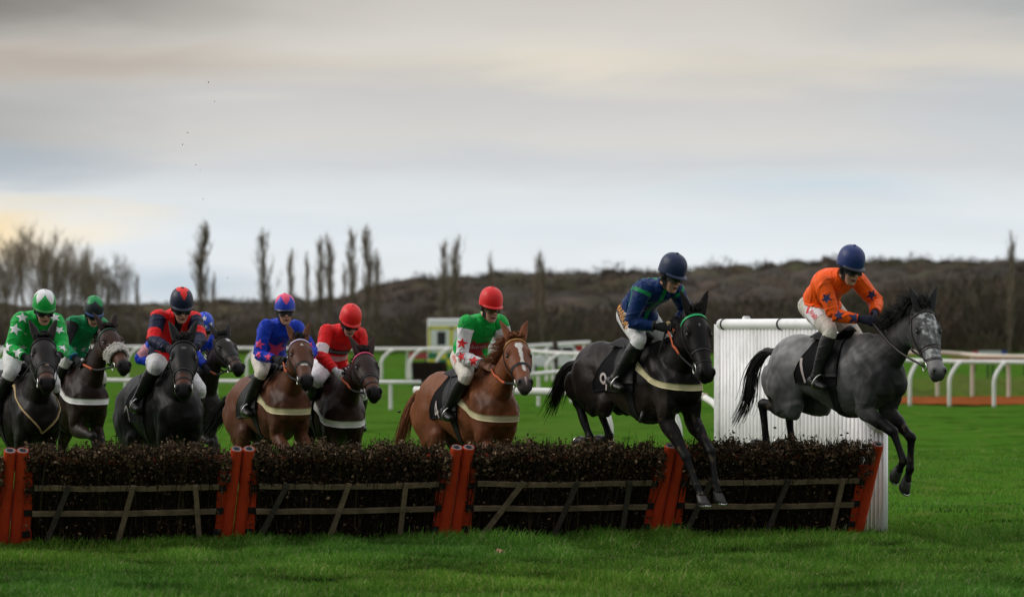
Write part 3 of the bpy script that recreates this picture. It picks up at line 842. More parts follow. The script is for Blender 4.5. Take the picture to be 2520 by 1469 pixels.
    for k in range(700):                                           # scrub and young trees at the foot of the hill
        y = rg.uniform(430, 600); u = rg.uniform(-100, 2640); x = (u - 1260) / F * y
        hv = np.interp(u, [0, 350, 800, 950, 1300, 1900, 2150, 2520], [4.4, 4.2, 4.4, 5.0, 6.0, 7.4, 9.0, 10.5]); h = hv * (rg.uniform(.45, .9) if rg.random() < .6 else rg.uniform(.9, 1.2)) * (y / 500)
        add(x, y, 0, h, h * rg.uniform(.6, 1.0), pal[rg.integers(0, 5)] * np.array((1., .98, .90)) * rg.uniform(.65, 1.15), False)
    for k in range(150):                                           # low bramble along the edge
        y = rg.uniform(395, 430); u = rg.uniform(-100, 2640); x = (u - 1260) / F * y; add(x, y, -.3, rg.uniform(1.6, 3.2), rg.uniform(3, 5), np.array([(.055, .040, .026), (.060, .060, .028), (.050, .036, .026)])[rg.integers(0, 3)], False)
    ob = fast_quads('scrub_thicket', np.concatenate(V), np.concatenate(Q), m, col=np.concatenate(C)); tag(ob, 'dense brown thicket along the foot of the hill', 'thicket', kind='stuff')


# ------------------------------------------------------------------ far vehicles, boards, brush fences
def wheel(mb, c, r, w, ax=(0, 1, 0)):
    mb.tube([np.array(c) - np.array(ax) * w / 2, np.array(c) - np.array(ax) * w * .35, np.array(c) + np.array(ax) * w * .35, np.array(c) + np.array(ax) * w / 2], [r * .9, r, r, r * .9], n=20, lat=(0, 0, 1))


def build_far():
    Y = 165; b = at(1092, 0, Y); b.z = 0
    root = empty('ambulance', b); tag(root, 'boxy white and yellow ambulance parked behind the rail left of the chestnut rider', 'ambulance')
    yel = mat('ambulance_yellow', (.70, .66, .06), .4, var=.05); wh = mat('vehicle_white', (.86, .87, .88), .35, var=.05); glass = mat('vehicle_glass', (.015, .017, .02), .12); grn = mat('ambulance_green', (.02, .20, .09), .4); blue = mat('lamp_blue', (.02, .09, .38), .3)
    mb = MB(); mb.box((.9, 1.2, 1.85), (3.6, 2.2, 2.5)); bo = mb.build('body', wh, root, False); bm = bo.modifiers.new('b', 'BEVEL'); bm.width = .10; bm.segments = 3
    mb = MB(); mb.box((.9, .085, 2.60), (3.45, .03, .16)); mb.box((-.80, .085, 1.8), (.14, .03, 1.7)); mb.box((.42, .085, 1.8), (.20, .03, 1.7)); mb.build('yellow_band', yel, root, False)
    mb = MB()
    for i in range(7):
        for j in range(2):
            if (i + j) % 2 == 0: mb.box((-.62 + i * .52, .082, .70 + j * .36), (.52, .03, .36))
    mb.build('yellow_checks', yel, root, False)
    mb = MB()
    for i in range(7):
        for j in range(2):
            if (i + j) % 2 == 1: mb.box((-.62 + i * .52, .082, .70 + j * .36), (.52, .03, .36))
    mb.build('green_checks', grn, root, False)
    mb = MB(); mb.box((-.13, .09, 2.02), (.46, .03, .72)); wi = mb.build('window', glass, root, False)
    mb = MB(); mb.box((1.55, .09, 1.55), (.85, .03, .9)); mb.build('window', glass, root, False)
    mb = MB(); mb.box((3.2, 1.2, 1.25), (1.4, 2.0, 1.5)); mb.build('cab', wh, root, False)
    mb = MB(); mb.box((1.75, .5, 3.16), (.95, .5, .16)); mb.build('light_bar', blue, root, False)
    for x in (-.2, 3.2):
        mb = MB(); wheel(mb, (x, .25, .38), .38, .26); mb.build('wheel', mat('tyre', (.015, .015, .016), .85), root)
    # white car
    b = at(1365, 0, 168); b.z = 0; root = empty('pickup_car', b); tag(root, 'white car half hidden behind the looped rail right of the chestnut horse', 'car')
    prof = [(-2.1, .45), (-2.12, .95), (-1.4, 1.02), (-.9, 1.05), (-.35, 1.58), (1.0, 1.62), (1.45, 1.05), (2.0, 1.0), (2.1, .45)]
    mb = MB(); ring = lambda y, k: np.array([(x, y, .45 + (z - .45) * k) for x, z in prof]); mb.rings([ring(0, .97), ring(.12, 1), ring(1.6, 1), ring(1.72, .97)]); mb.build('body', wh, root, False)
    mb = MB(); mb.add([(-.70, -.01, 1.08), (-.28, -.01, 1.5), (.35, -.01, 1.52), (.35, -.01, 1.08)], [(0, 1, 2, 3)]); mb.add([(.42, -.01, 1.08), (.42, -.01, 1.52), (.95, -.01, 1.54), (1.28, -.01, 1.08)], [(0, 1, 2, 3)]); mb.build('window', glass, root, False)
    for x in (-1.35, 1.35):
        mb = MB(); wheel(mb, (x, .1, .34), .36, .24); mb.build('wheel', mat('tyre'), root); 
    # hoardings
    def board(u0, u1, v0, v1, Y, segs, label):
        a = at(u0, v1, Y); w = (u1 - u0) / F * Y; h = (v1 - v0) / F * Y; root = empty('advertising_board', (a.x, a.y, 0)); tag(root, label, 'board', 'advertising boards along the far rails'); z = a.z
        x = 0
        for fr, c, nm in segs:
            mb = MB(); mb.box((x + w * fr / 2, 0, z + h / 2), (w * fr - .004, .06, h)); mb.build('panel', mat(nm, c, .5, var=.12, scale=1.0), root, False); x += w * fr
        for k in (.08, .92): mb = MB(); mb.box((w * k, .07, z / 2 + .05), (.08, .06, z + .1)); mb.build('leg', BLACKS, root, False)
    red = (.42, .015, .02)
    board(1000, 1052, 866, 882, 172, [(.5, red, 'board_red'), (.5, (.38, .05, .06), 'board_red_pale')], 'red advertising board left of the ambulance')
    board(1418, 1446, 848, 868, 176, [(1, red, 'board_red')], 'small red board behind the tail of the rail, by the black horse')
    board(2392, 2478, 862, 876, 176, [(.18, (.40, .04, .07), 'board_rose'), (.66, (.55, .56, .60), 'board_white'), (.16, (.02, .06, .35), 'board_blue')], 'white board with red and blue ends behind the wavy rail')
    board(2335, 2440, 880, 886, 150, [(.55, red, 'board_red'), (.45, (.50, .12, .12), 'board_red_faded')], 'long low red board between the right hand rails')
    board(2436, 2530, 880, 886, 150, [(.3, red, 'board_red'), (.7, (.55, .52, .50), 'board_white')], 'low red and white board at the right edge between the rails')
    # dark post
    b = at(1366, 0, 140); b.z = 0; mb = MB(); H_ = CAM_Z + (HOR - 836) / F * 140; mb.tube(cr([(0, 0, 0), (.02, 0, H_ * .5), (0, 0, H_)], 4), [.10, .11, .115, .12, .125, .13, .13, .125, .11], n=10); mb.tube([(0, 0, .2), (0, 0, H_ * .9)], .085, n=8)
    o = mb.build('marker_post', mat('post_brown', (.035, .020, .015), .9, var=.3)); o.location = b; tag(o, 'dark brown post standing in front of the white car', 'post')
    # brush fences
    def brush(u0, u1, vt, vb, label, sd):
        Y = gy(vb); rg = np.random.default_rng(sd); a = at(u0, vb, Y); w = (u1 - u0) / F * Y; h = (vb - vt) / F * Y; root = empty('brush_fence', (a.x, a.y, 0)); tag(root, label, 'fence', 'brush fences')
        n = 1500; x = rg.random(n) * w; y = rg.random(n) * .8; A = np.stack([x, y, np.zeros(n)], 1); B = A + np.stack([rg.normal(size=n) * .06, rg.normal(size=n) * .05, h * (.86 + .16 * rg.random(n))], 1); wd = V3(.018, .0, 0)
        q = np.stack([A - wd, A + wd, B + wd * .5, B - wd * .5], 1).reshape(-1, 3); c = np.repeat(np.array([(.030, .020, .016)]) * (.5 + 1.1 * rg.random((n, 1))), 4, 0)
        fast_quads('brush', q, (np.arange(n) * 4)[:, None] + np.arange(4), mat('brush_twig'), root, c)
        mb = MB(); mb.box((w / 2, -.06, .12), (w + .1, .08, .24)); mb.build('ground_board', mat('fence_board', (.03, .05, .03), .8), root, False)
    brush(1017, 1095, 890, 950, 'small dark brush fence left of the chestnut horse, behind the thick white rail', 1)
    brush(-70, 42, 894, 962, 'dark brush fence at the left edge behind the leftmost rider', 2)
    zt2 = lambda f: 1.25 + .35 * f
    a = at(48, 0, 104); bq = at(-40, 0, 100)
    build_wing('fence_wing', (bq.x, bq.y, 0), (a.x, a.y, 0), lambda f: 1.0 + .42 * f, 'pale wing beside the brush fence at the left edge', rib=.16)
    # small things
    b = at(1230, 1366, gy(1371)); b.z = .04; mb = MB(); rg = np.random.default_rng(2); q = np.array([[x, y, z] for x in (-1, 1) for y in (-1, 1) for z in (-1, 1)], float) * (.024, .03, .030) * (1 + rg.normal(size=(8, 3)) * .14)
    mb.add(q, [(0, 1, 3, 2), (4, 6, 7, 5), (0, 4, 5, 1), (2, 3, 7, 6), (0, 2, 6, 4), (1, 5, 7, 3)]); o = mb.build('wood_chip', mat('chip_pink', (.42, .19, .14), .8, var=.2), None, False); o.location = b; o.rotation_euler = (.2, .3, .5); tag(o, 'small pale pink wood chip lying on the turf in front of the hurdle', 'wood chip')
    clod0 = None
    for i, (u, v, r, lb) in enumerate([(513, 202, 1.0, 'highest flying clod of turf in the sky'), (528, 249, .9, 'second highest flying clod of turf'), (462, 326, 1.15, 'darkest flying clod of turf, a third of the way up the sky'), (449, 355, .9, 'flying clod just below and left of the darkest one'),
                                 (482, 405, 1.0, 'flying clod low in the sky, left one of two close together'), (493, 417, .8, 'flying clod low in the sky, right one of two close together'), (500, 489, .8, 'lowest flying clod of turf, straight above the thick poplar'), (560, 683, .8, 'clod of turf flying right of the thick poplar'), (1068, 706, .9, 'clod of turf flying left of the poplar pair by the green and white rider'), (982, 1012, 2.2, 'dark clod of turf flying low between the dark bay and the chestnut horse'), (1907, 1051, 2.0, 'dead leaf flying up between the hind legs of the grey horse'), (1888, 1062, 1.3, 'tiny leaf flying beside the right hind leg of the grey horse')]):
        if clod0 is None:
            mb = MB(); rg = np.random.default_rng(4); mb.blob((0, 0, 0), (.0045, .004, .0095), n=8, m=6); mb.v = [mb.v[0] * (1 + rg.normal(size=mb.v[0].shape) * .15)]; clod0 = mb.build('turf_clod', mat('mud', (.07, .06, .05), .95, var=.3)); o = clod0
        else: o = clod0.copy(); COL.objects.link(o)
        o.location = at(u, v, 31 + i * .3 if i < 9 else 29.3); o.rotation_euler = (i, .5 + i * .1, 0); o.scale = (r, r, r); tag(o, lb, 'turf clod', 'clods of turf thrown up by the horses')


build_ground(); build_grass(); build_hurdle(); build_rails(); build_trees(); build_woods(); build_far()


# ------------------------------------------------------------------ horses
PIVOT = V3(0, 0, 1.2)
HDS, HDW = 1.15, 1.27        # length and breadth of the head
LY = 0.86         # narrow racehorse build


def hmatrix(P):
    h = R(P['head']) - R(90)
    M = Matrix.Translation(P['pos']) @ Matrix.Rotation(h, 4, 'Z') @ Matrix.Rotation(-R(P.get('pitch', 0)), 4, 'Y') \
        @ Matrix.Rotation(R(P.get('roll', 0)), 4, 'X') @ Matrix.Scale(P.get('scale', 1.0), 4) @ Matrix.Translation(Vector(-PIVOT))
    return M


def dirp(a):          # direction in the side plane, degrees forward of straight down
    return V3(math.sin(R(a)), 0, -math.cos(R(a)))


def head_frame(P):
    ne, ny = R(P.get('neck_el', 38)), R(P.get('neck_yaw', 0))
    nl = P.get('neck_len', 0.80)
    base = V3(0.52, 0, 1.32)
    poll = base + nl * V3(math.cos(ne) * math.cos(ny), math.cos(ne) * math.sin(ny), math.sin(ne))
    hp, hy = R(P.get('head_pitch', 55)), R(P.get('head_yaw', 0)) + ny
    a = V3(math.cos(hp) * math.cos(hy), math.cos(hp) * math.sin(hy), -math.sin(hp))
    f = V3(math.sin(hp) * math.cos(hy), math.sin(hp) * math.sin(hy), math.cos(hp))
    hr = R(P.get('head_roll', 0))
    l = np.cross(f, a)
    f, l = f * math.cos(hr) + l * math.sin(hr), l * math.cos(hr) - f * math.sin(hr)
    return base, poll, a, f, l


HEAD_ST = np.array([  # s, front, back, half width, jaw width ratio
    (-0.06, 0.010, -0.105, 0.062, 0.9), (0.00, 0.046, -0.125, 0.075, 0.85), (0.07, 0.062, -0.165, 0.089, 0.80), (0.14, 0.066, -0.192, 0.100, 0.74),
    (0.20, 0.062, -0.200, 0.101, 0.72), (0.26, 0.055, -0.190, 0.090, 0.72), (0.32, 0.049, -0.156, 0.075, 0.74), (0.39, 0.043, -0.118, 0.061, 0.78),
    (0.46, 0.041, -0.098, 0.054, 0.82), (0.52, 0.042, -0.092, 0.057, 0.84), (0.565, 0.036, -0.088, 0.058, 0.80), (0.60, 0.016, -0.074, 0.048, 0.74), (0.62, -0.010, -0.056, 0.028, 0.8)])

TRUNK_ST = np.array([  # x, top, bottom, half width, narrowing of the top
    (-0.80, 1.36, 1.17, 0.07, 0.1), (-0.77, 1.46, 1.06, 0.155, 0.15), (-0.66, 1.555, 0.99, 0.235, 0.2), (-0.50, 1.600, 1.00, 0.275, 0.22),
    (-0.36, 1.605, 1.045, 0.268, 0.25), (-0.18, 1.570, 1.005, 0.262, 0.22), (0.02, 1.540, 0.915, 0.280, 0.22), (0.20, 1.545, 0.850, 0.284, 0.3),
    (0.36, 1.590, 0.838, 0.258, 0.5), (0.47, 1.610, 0.880, 0.235, 0.55), (0.60, 1.570, 0.925, 0.225, 0.4), (0.72, 1.480, 0.985, 0.205, 0.25),
    (0.82, 1.370, 1.060, 0.160, 0.15), (0.87, 1.280, 1.130, 0.085, 0.1)])


def leg_pts(P, side, fore):
    k = ('R' if side < 0 else 'L') + ('F' if fore else 'H')
    ang = P['legs'][k]
    if fore:
        S = V3(0.70, side * 0.150 * LY, 1.17)
        p = [S]
        e = S + 0.30 * dirp(ang[0]); e[1] = side * 0.155 * LY; p.append(e)
        lens = (0.42, 0.275, 0.115, 0.095)
    else:
        S = V3(-0.50, side * 0.150 * LY, 1.31)
        p = [S]
        e = S + 0.40 * dirp(ang[0]); e[1] = side * 0.165 * LY; p.append(e)
        lens = (0.46, 0.375, 0.12, 0.095)
    y = p[-1][1]
    sp = P.get('spread', {}).get(k, 0.0)
    for i, L in enumerate(lens):
        q = p[-1] + L * dirp(ang[i + 1])
        y2 = y - side * (0.03, 0.045, 0.05, 0.05)[i] * (1 if fore else .8) + sp * (i + 1) / 4
        q[1] = y2; p.append(q)
    return p


def skeleton(P):
    base, poll, a, f, l = head_frame(P); a, f, l = a * HDS, f * HDS, l * HDW
    d = dict(withers=V3(0.45, 0, 1.62), croup=V3(-0.42, 0, 1.61), buttock=V3(-0.80, 0, 1.25), chest=V3(0.87, 0, 1.2), belly=V3(0.25, 0, 0.85),
             chestL=V3(0.72, .19, 1.2), chestR=V3(0.72, -.19, 1.2), rumpR=V3(-.5, -.245, 1.25), rumpL=V3(-.5, .245, 1.25),
             poll=poll + f * 0.05, muzzle=poll + a * 0.61 - f * 0.03, brow=poll + a * 0.16 + f * 0.06)
    for s, n in ((-1, 'R'), (1, 'L')):
        for fo, m in ((1, 'F'), (0, 'H')):
            lp = leg_pts(P, s, fo)
            for i, nm in enumerate(('top', 'elbow', 'knee', 'fet', 'cor', 'hoof')): d[n + m + nm] = lp[i]
    return d


def wob(p, k, seed, amp):
    r = np.random.default_rng(seed); out = np.zeros(len(p))
    for i in range(7):
        kv = r.normal(size=3) * k; out += np.sin(p @ kv + r.uniform(0, 6.28) + 1.3 * np.sin(p @ (r.normal(size=3) * k * .6)))
    return out * amp / 2.6


def make_horse(P):
    base, poll, a, f, l = head_frame(P); au, fu, lu = a, f, l; a, f, l = a * HDS, f * HDS, l * HDW
    mb = MB()
    th = np.linspace(0, 2 * math.pi, 32, endpoint=False)
    # trunk
    rs = []
    for x, zt, zb, hw, nt in cr(TRUNK_ST, 4):
        hw = hw * LY
        zc, hh = (zt + zb) / 2, (zt - zb) / 2
        s, c = np.sin(th), np.cos(th)
        w = hw * np.sign(c) * np.abs(c) ** 0.88 * (1 - nt * np.clip(s, 0, 1) ** 1.6)
        rs.append(np.stack([np.full(32, x), w, zc + hh * np.sign(s) * np.abs(s) ** 0.95], 1))
    mb.rings(rs)
    # neck
    cend = poll + a * 0.05 - f * 0.055
    hdir = nrm(cend - base)
    n0 = base + V3(0.0, 0, -0.02)
    c1 = n0 + V3(0.16, 0.0, 0.07) + hdir * 0.10
    c2 = cend - hdir * 0.22 - a * 0.03 + V3(0, 0, P.get('crest', 0.02))
    B = []
    for t in np.linspace(0, 1, 14):
        B.append((1 - t) ** 3 * n0 + 3 * t * (1 - t) ** 2 * c1 + 3 * t * t * (1 - t) * c2 + t ** 3 * cend)
    B = np.array(B); tt = np.linspace(0, 1, 14)
    ra = np.interp(tt, [0, .15, .35, .6, .8, 1], [.255, .25, .205, .155, .128, .112])
    rb = np.interp(tt, [0, .15, .35, .6, .8, 1], [.16, .150, .112, .086, .075, .072])
    rs = []
    for i in range(14):
        t = nrm(B[min(i + 1, 13)] - B[max(i - 1, 0)])
        k = tt[i]; lat = nrm(V3(0, 1, 0) * (1 - k) + l * k); lat = nrm(lat - np.dot(lat, t) * t); u = np.cross(t, lat)
        if u[2] < 0 and abs(u[2]) > 0.3: u = -u
        s, c = np.sin(th), np.cos(th)
        w = rb[i] * np.sign(c) * np.abs(c) ** .9 * (1 - 0.45 * np.clip(s, 0, 1) ** 1.5)
        rs.append(B[i] + np.outer(w, lat) + np.outer(ra[i] * s, u))
    mb.rings(rs)
    crest = np.array([r[8] for r in rs]); neckB = B
    # head
    rs = []
    for s_, fr, bk, hw, jr in cr(HEAD_ST, 4):
        zc, hh = (fr + bk) / 2, (fr - bk) / 2
        s, c = np.sin(th), np.cos(th)
        wk = np.where(s > 0, 1 - 0.30 * np.abs(s) ** 3, 1 - (1 - jr) * np.abs(s) ** 1.2)
        w = hw * np.sign(c) * np.abs(c) ** 0.75 * wk
        dep = zc + hh * np.sign(s) * np.abs(s) ** 0.85
        rs.append(poll + a * s_ + np.outer(w, l) + np.outer(dep, f))
    mb.rings(rs)
    ax = np.array([a, l, f])
    H = lambda s_, y, z: poll + a * s_ + l * y + f * z
    for sd in (-1, 1):
        mb.blob(H(.175, sd * .078, .026), (.044, .016, .017), ax)          # brow
        mb.tube([H(.21, sd * .088, .0), H(.29, sd * .078, -.025), H(.37, sd * .060, -.03)], [.018, .015, .008], n=8)   # cheek ridge
        mb.blob(H(.15, sd * .068, -.105), (.095, .032, .085), ax)           # jowl
        mb.blob(H(.555, sd * .042, .010), (.036, .022, .032), ax)           # nostril
        # ears
        ed = nrm(-a * P.get('ear_back', 0.80) + f * P.get('ear_fwd', 0.35) + l * sd * 0.26)
        e0 = H(0.012, sd * .056, .035); er = []
        side_ax = nrm(np.cross(ed, f)); fr_ax = np.cross(side_ax, ed)
        for t in np.linspace(0, 1, 9):
            wd = np.interp(t, [0, .15, .4, .7, .9, 1], [.030, .042, .045, .032, .015, .005])
            dp = np.interp(t, [0, .3, .7, 1], [.026, .020, .013, .004])
            q = e0 + ed * (t * .235 - .02) - l * sd * (.012 * math.sin(t * 3.1))
            p2 = np.linspace(0, 2 * math.pi, 10, endpoint=False)
            er.append(q + np.outer(np.cos(p2) * wd, side_ax) + np.outer(np.sin(p2) * dp, fr_ax))
        mb.rings(er)
    mb.blob(H(.575, 0, -.078), (.034, .034, .022), ax)                       # chin
    mb.blob(H(.60, 0, -.030), (.026, .040, .030), ax)                        # upper lip
    # shoulder and haunch muscles
    for sd in (-1, 1):
        mb.tube([V3(.40, sd * .135 * LY, 1.46), V3(.55, sd * .175 * LY, 1.32), V3(.70, sd * .165 * LY, 1.18), V3(.76, sd * .14 * LY, 1.12)], [.07, .105, .115, .08], [.05, .065, .075, .05])
        mb.blob(V3(.765, sd * .09 * LY, 1.15), (.10, .10, .13))                  # pectoral
        fl = leg_pts(P, sd, True); hl = leg_pts(P, sd, False)
        S, E, K, Fe, Co, Ho = fl
        mb.tube([V3(.50, sd * .19 * LY, 1.25), S * .5 + E * .5 + V3(-.06, sd * .01, .02), E], [.10, .11, .085], [.06, .075, .07])
        mb.tube([S + V3(-.02, 0, .05), S * .5 + E * .5, E + V3(.0, 0, 0)], [.11, .115, .088], [.085, .085, .070])
        q = [S * .35 + E * .65, E, E * .65 + K * .35, E * .25 + K * .75, K + (E - K) * .06, K, K * .87 + Fe * .13, K * .5 + Fe * .5, Fe * .88 + K * .12, Fe, Fe * .5 + Co * .5, Co]
        mb.tube(cr(q, 3), cr(np.array([[.095], [.092], [.073], [.050], [.050], [.050], [.039], [.034], [.038], [.044], [.033], [.046]]), 3)[:, 0],
                cr(np.array([[.075], [.070], [.058], [.043], [.046], [.046], [.035], [.027], [.032], [.037], [.030], [.043]]), 3)[:, 0], n=14)
        mb.blob(Fe - nrm(K - Fe) * 0 + np.cross(nrm(Co - K), V3(0, 1, 0)) * 0.018 * -1, (.022, .022, .028))
        S, E, K, Fe, Co, Ho = hl
        mb.tube(cr([S + V3(-.06, 0, .12), S, S * .5 + E * .5 + V3(-.05, sd * .015, 0), E + V3(-.05, 0, -.02)], 4), cr(np.array([[.17], [.245], [.235], [.165]]), 4)[:, 0], cr(np.array([[.10], [.115], [.110], [.085]]), 4)[:, 0], n=18)
        mb.tube(cr([V3(-.72, sd * .12 * LY, 1.30), V3(-.735, sd * .14 * LY, 1.15), E * .55 + K * .45 + V3(-.02, 0, .05)], 4), cr(np.array([[.08], [.105], [.07]]), 4)[:, 0], cr(np.array([[.085], [.09], [.06]]), 4)[:, 0], n=14)
        kb = nrm(np.cross(nrm(K - E), V3(0, 1, 0)))
        q = [E + V3(-.02, 0, .06), E, E * .62 + K * .38, E * .22 + K * .78, K + (E - K) * .07, K, K * .86 + Fe * .14, K * .5 + Fe * .5, Fe * .9 + K * .1, Fe, Fe * .5 + Co * .5, Co]
        mb.tube(cr(q, 3), cr(np.array([[.12], [.125], [.098], [.056], [.056], [.060], [.047], [.037], [.040], [.046], [.034], [.047]]), 3)[:, 0],
                cr(np.array([[.085], [.088], [.068], [.040], [.043], [.045], [.037], [.030], [.034], [.038], [.031], [.044]]), 3)[:, 0], n=14)
    v, q = remesh(mb, P.get('voxel', 0.0095), 5)
    wb = np.clip((v[:, 2] - .98) / .12, 0, 1) * np.clip((.95 - v[:, 0]) / .2, 0, 1)
    v = lap(v, q, 6, .5, .5, .12 + .88 * wb)
    # muscle and vein relief under the skin
    vn = vnormals(v, q); vs = v * np.array((1, 1, .7))
    bodyw = np.clip((1.05 - np.linalg.norm(v - np.array((.05, 0, 1.25)), axis=1)) / .2, 0, 1)
    rr = np.random.default_rng(91); vein = np.zeros(len(v))
    for i in range(4):
        k = nrm(rr.normal(size=3)) * rr.uniform(14, 22); k2 = rr.normal(size=3) * 11; vein += (1 - np.abs(np.sin(v @ k + 1.8 * np.sin(v @ k2 + i)))) ** 10
    v = v + vn * (bodyw * (wob(vs, 13, 61, .0050) + wob(vs, 30, 62, .0022) + .0022 * vein * (np.clip(wob(v, 5, 63, 1.) + .2, 0, 1))))[:, None]
    # ---- coat colours by anatomy
    rel = v - poll
    hs, hl_, hf = rel @ au / HDS, rel @ lu / HDW, rel @ fu / HDS
    is_head = (hs > -0.02) & (hs < .72) & (np.abs(hl_) < .16) & (hf > -.25) & (hf < .12)
    legt = np.zeros(len(v)); hooft = np.zeros(len(v))
    for sd in (-1, 1):
        for fo in (True, False):
            pp = leg_pts(P, sd, fo)
            for i in range(1, 5):
                A, Bq = pp[i], pp[i + 1]; d = Bq - A; t = np.clip(((v - A) @ d) / (d @ d), 0, 1)
                dist = np.linalg.norm(v - (A + t[:, None] * d), axis=1)
                near = dist < (.11 if i == 1 else .085)
                legt = np.where(near, np.maximum(legt, (i - 1) + t), legt)
    c = P['coat']
    colr = np.tile(np.array(c['body']), (len(v), 1)).astype(float)

    def mixc(colr, m, cc):
        m = np.clip(m, 0, 1)[:, None]
        return colr * (1 - m) + np.array(cc) * m
    colr *= np.clip(1 + wob(v, 5, 3, .22) + wob(v, 14, 4, .14) + wob(v, 40, 6, .10), .3, 2)[:, None]
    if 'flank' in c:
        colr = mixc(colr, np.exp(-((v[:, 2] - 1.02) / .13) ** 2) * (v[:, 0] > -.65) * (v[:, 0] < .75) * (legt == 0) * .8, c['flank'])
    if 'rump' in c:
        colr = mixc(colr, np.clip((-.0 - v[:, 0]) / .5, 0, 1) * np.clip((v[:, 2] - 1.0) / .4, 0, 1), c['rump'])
    if 'neck' in c:
        t = np.clip((v[:, 0] - .55) / .25, 0, 1)
        colr = mixc(colr, t * (legt < .2), c['neck'])
    if 'dapple' in c:
        dp = wob(v, 34, 11, 1.0) * (v[:, 0] < .85) * (legt < .6)
        colr *= (1 + np.clip(dp, -1, 1) * .20 + np.clip(wob(v, 8, 41, 1.0), -1, 1) * .28 * (v[:, 0] < .9) * (legt < .6))[:, None]
    colr = mixc(colr, np.clip((legt - c.get('leg_from', .25)) / .75, 0, 1), c['legs'])
    if 'face' in c: colr = mixc(colr, is_head * np.clip((hs - .02) / .16, 0, 1), c['face'])
    if 'cheek' in c: colr = mixc(colr, is_head * np.clip((np.abs(hl_) - .040) / .035, 0, 1) * np.clip((.44 - hs) / .10, 0, 1) * .85, c['cheek'])
    if 'facemarks' in c:
        n = wob(np.stack([hs * .7, hl_, hf], 1), 46, 21, .8) + wob(np.stack([hs, hl_, hf], 1), 90, 22, .5)
        colr = mixc(colr, is_head * np.clip(n * 1.6 + .05, 0, 1) * np.clip((.085 - np.abs(hl_)) / .03, 0, 1) * np.clip((hs - .03) / .05, 0, 1) * .85, c['facemarks'])
        n = wob(np.stack([hs, hl_, hf], 1), 40, 23, 1.0)
        colr = mixc(colr, ((hs < .04) & (hs > -.3) & (hf > .02) & (hf < .3) & (np.abs(hl_) < .2)) * np.clip((.05 - hs) / .03, 0, 1), (.030, .030, .031))
        colr = mixc(colr, is_head * np.clip(n * 1.4 - .1, 0, 1) * .8 * np.clip((hs - .1) / .05, 0, 1) * np.clip((.5 - hs) / .05, 0, 1), c['cheek'])
    if 'muzzle' in c: colr = mixc(colr, is_head * np.clip((hs - c.get('muzzle_from', .40)) / .07, 0, 1), c['muzzle'])
    if 'nose' in c: colr = mixc(colr, is_head * np.clip((hs - c.get('nose_from', .52)) / .05, 0, 1), c['nose'])
    for (s0, s1, y0, w0, w1, cc) in c.get('marks', []):   # blaze, star, snip on the front of the face
        t = np.clip((hs - s0) / (s1 - s0 + 1e-6), 0, 1); w = w0 + (w1 - w0) * t
        w = w * (1 + .25 * np.sin(hs * 60))
        m = is_head & (hf > .01) & (hs > s0) & (hs < s1) & (np.abs(hl_ - y0) < w)
        colr = np.where(m[:, None], np.array(cc), colr)
    # nostril pits get their shade as near-black colour; skin around the eyes darker
    for sd in (-1, 1):
        nd = np.linalg.norm(v - H(.562, sd * .040, .024), axis=1)
        v = v - np.outer(np.exp(-(nd / .017) ** 2) * .022, f * .7 + l * sd * .7)
        colr = mixc(colr, np.exp(-(nd / .020) ** 2) * 1.3, (.004, .003, .003))
        ed = np.linalg.norm(v - H(.20, sd * .098, .012), axis=1)
        v = v - np.outer(np.exp(-(ed / .020) ** 2) * .010, l * sd)
        colr = mixc(colr, np.exp(-(ed / .030) ** 2) * .9, np.array(c['body']) * .18)
    mouth = np.exp(-((hf + .052) / .007) ** 2) * is_head * (hs > .50) * (hs < .64)
    colr = mixc(colr, mouth * .8, (.006, .005, .005))
    v = v - np.stack([mouth * a[k] for k in range(3)], 1) * 0.006
    colr = colr * .80
    sp_ = np.clip(wob(v, 70, 71, 1.0) + wob(v, 25, 72, .7) - .85, 0, 1) * np.clip((1.12 - v[:, 2]) / .3, 0, 1)      # mud thrown up on belly and legs
    colr = mixc(colr, sp_ * .8, (.075, .058, .038))
    root = mesh_obj('horse', v, q, P['coat_mat'], None, True, colr)
    bv = bvh_of(v, q)
    P['bvh'] = bv
    B_, M_ = P['black'], P['metal']
    # eyes
    for sd in (-1, 1):
        MB().blob(H(.207, sd * .086, .008), (.023, .013, .016), ax).build('eye', mat('eye', (.004, .003, .003), .22, spec=.4), root)
        nn = nrm(f * .75 + l * sd * .65); nl = nrm(a * .9 + l * sd * -.3); nl = nrm(nl - (nl @ nn) * nn)
        MB().blob(H(.558, sd * .0455, .020), (.026, .017, .011), np.array([nl, np.cross(nn, nl), nn]) * HDS).build('nostril', mat('nostril', (.003, .002, .002), .9, spec=.1), root)  # near-black plug, colour stands in for the shade inside the nostril
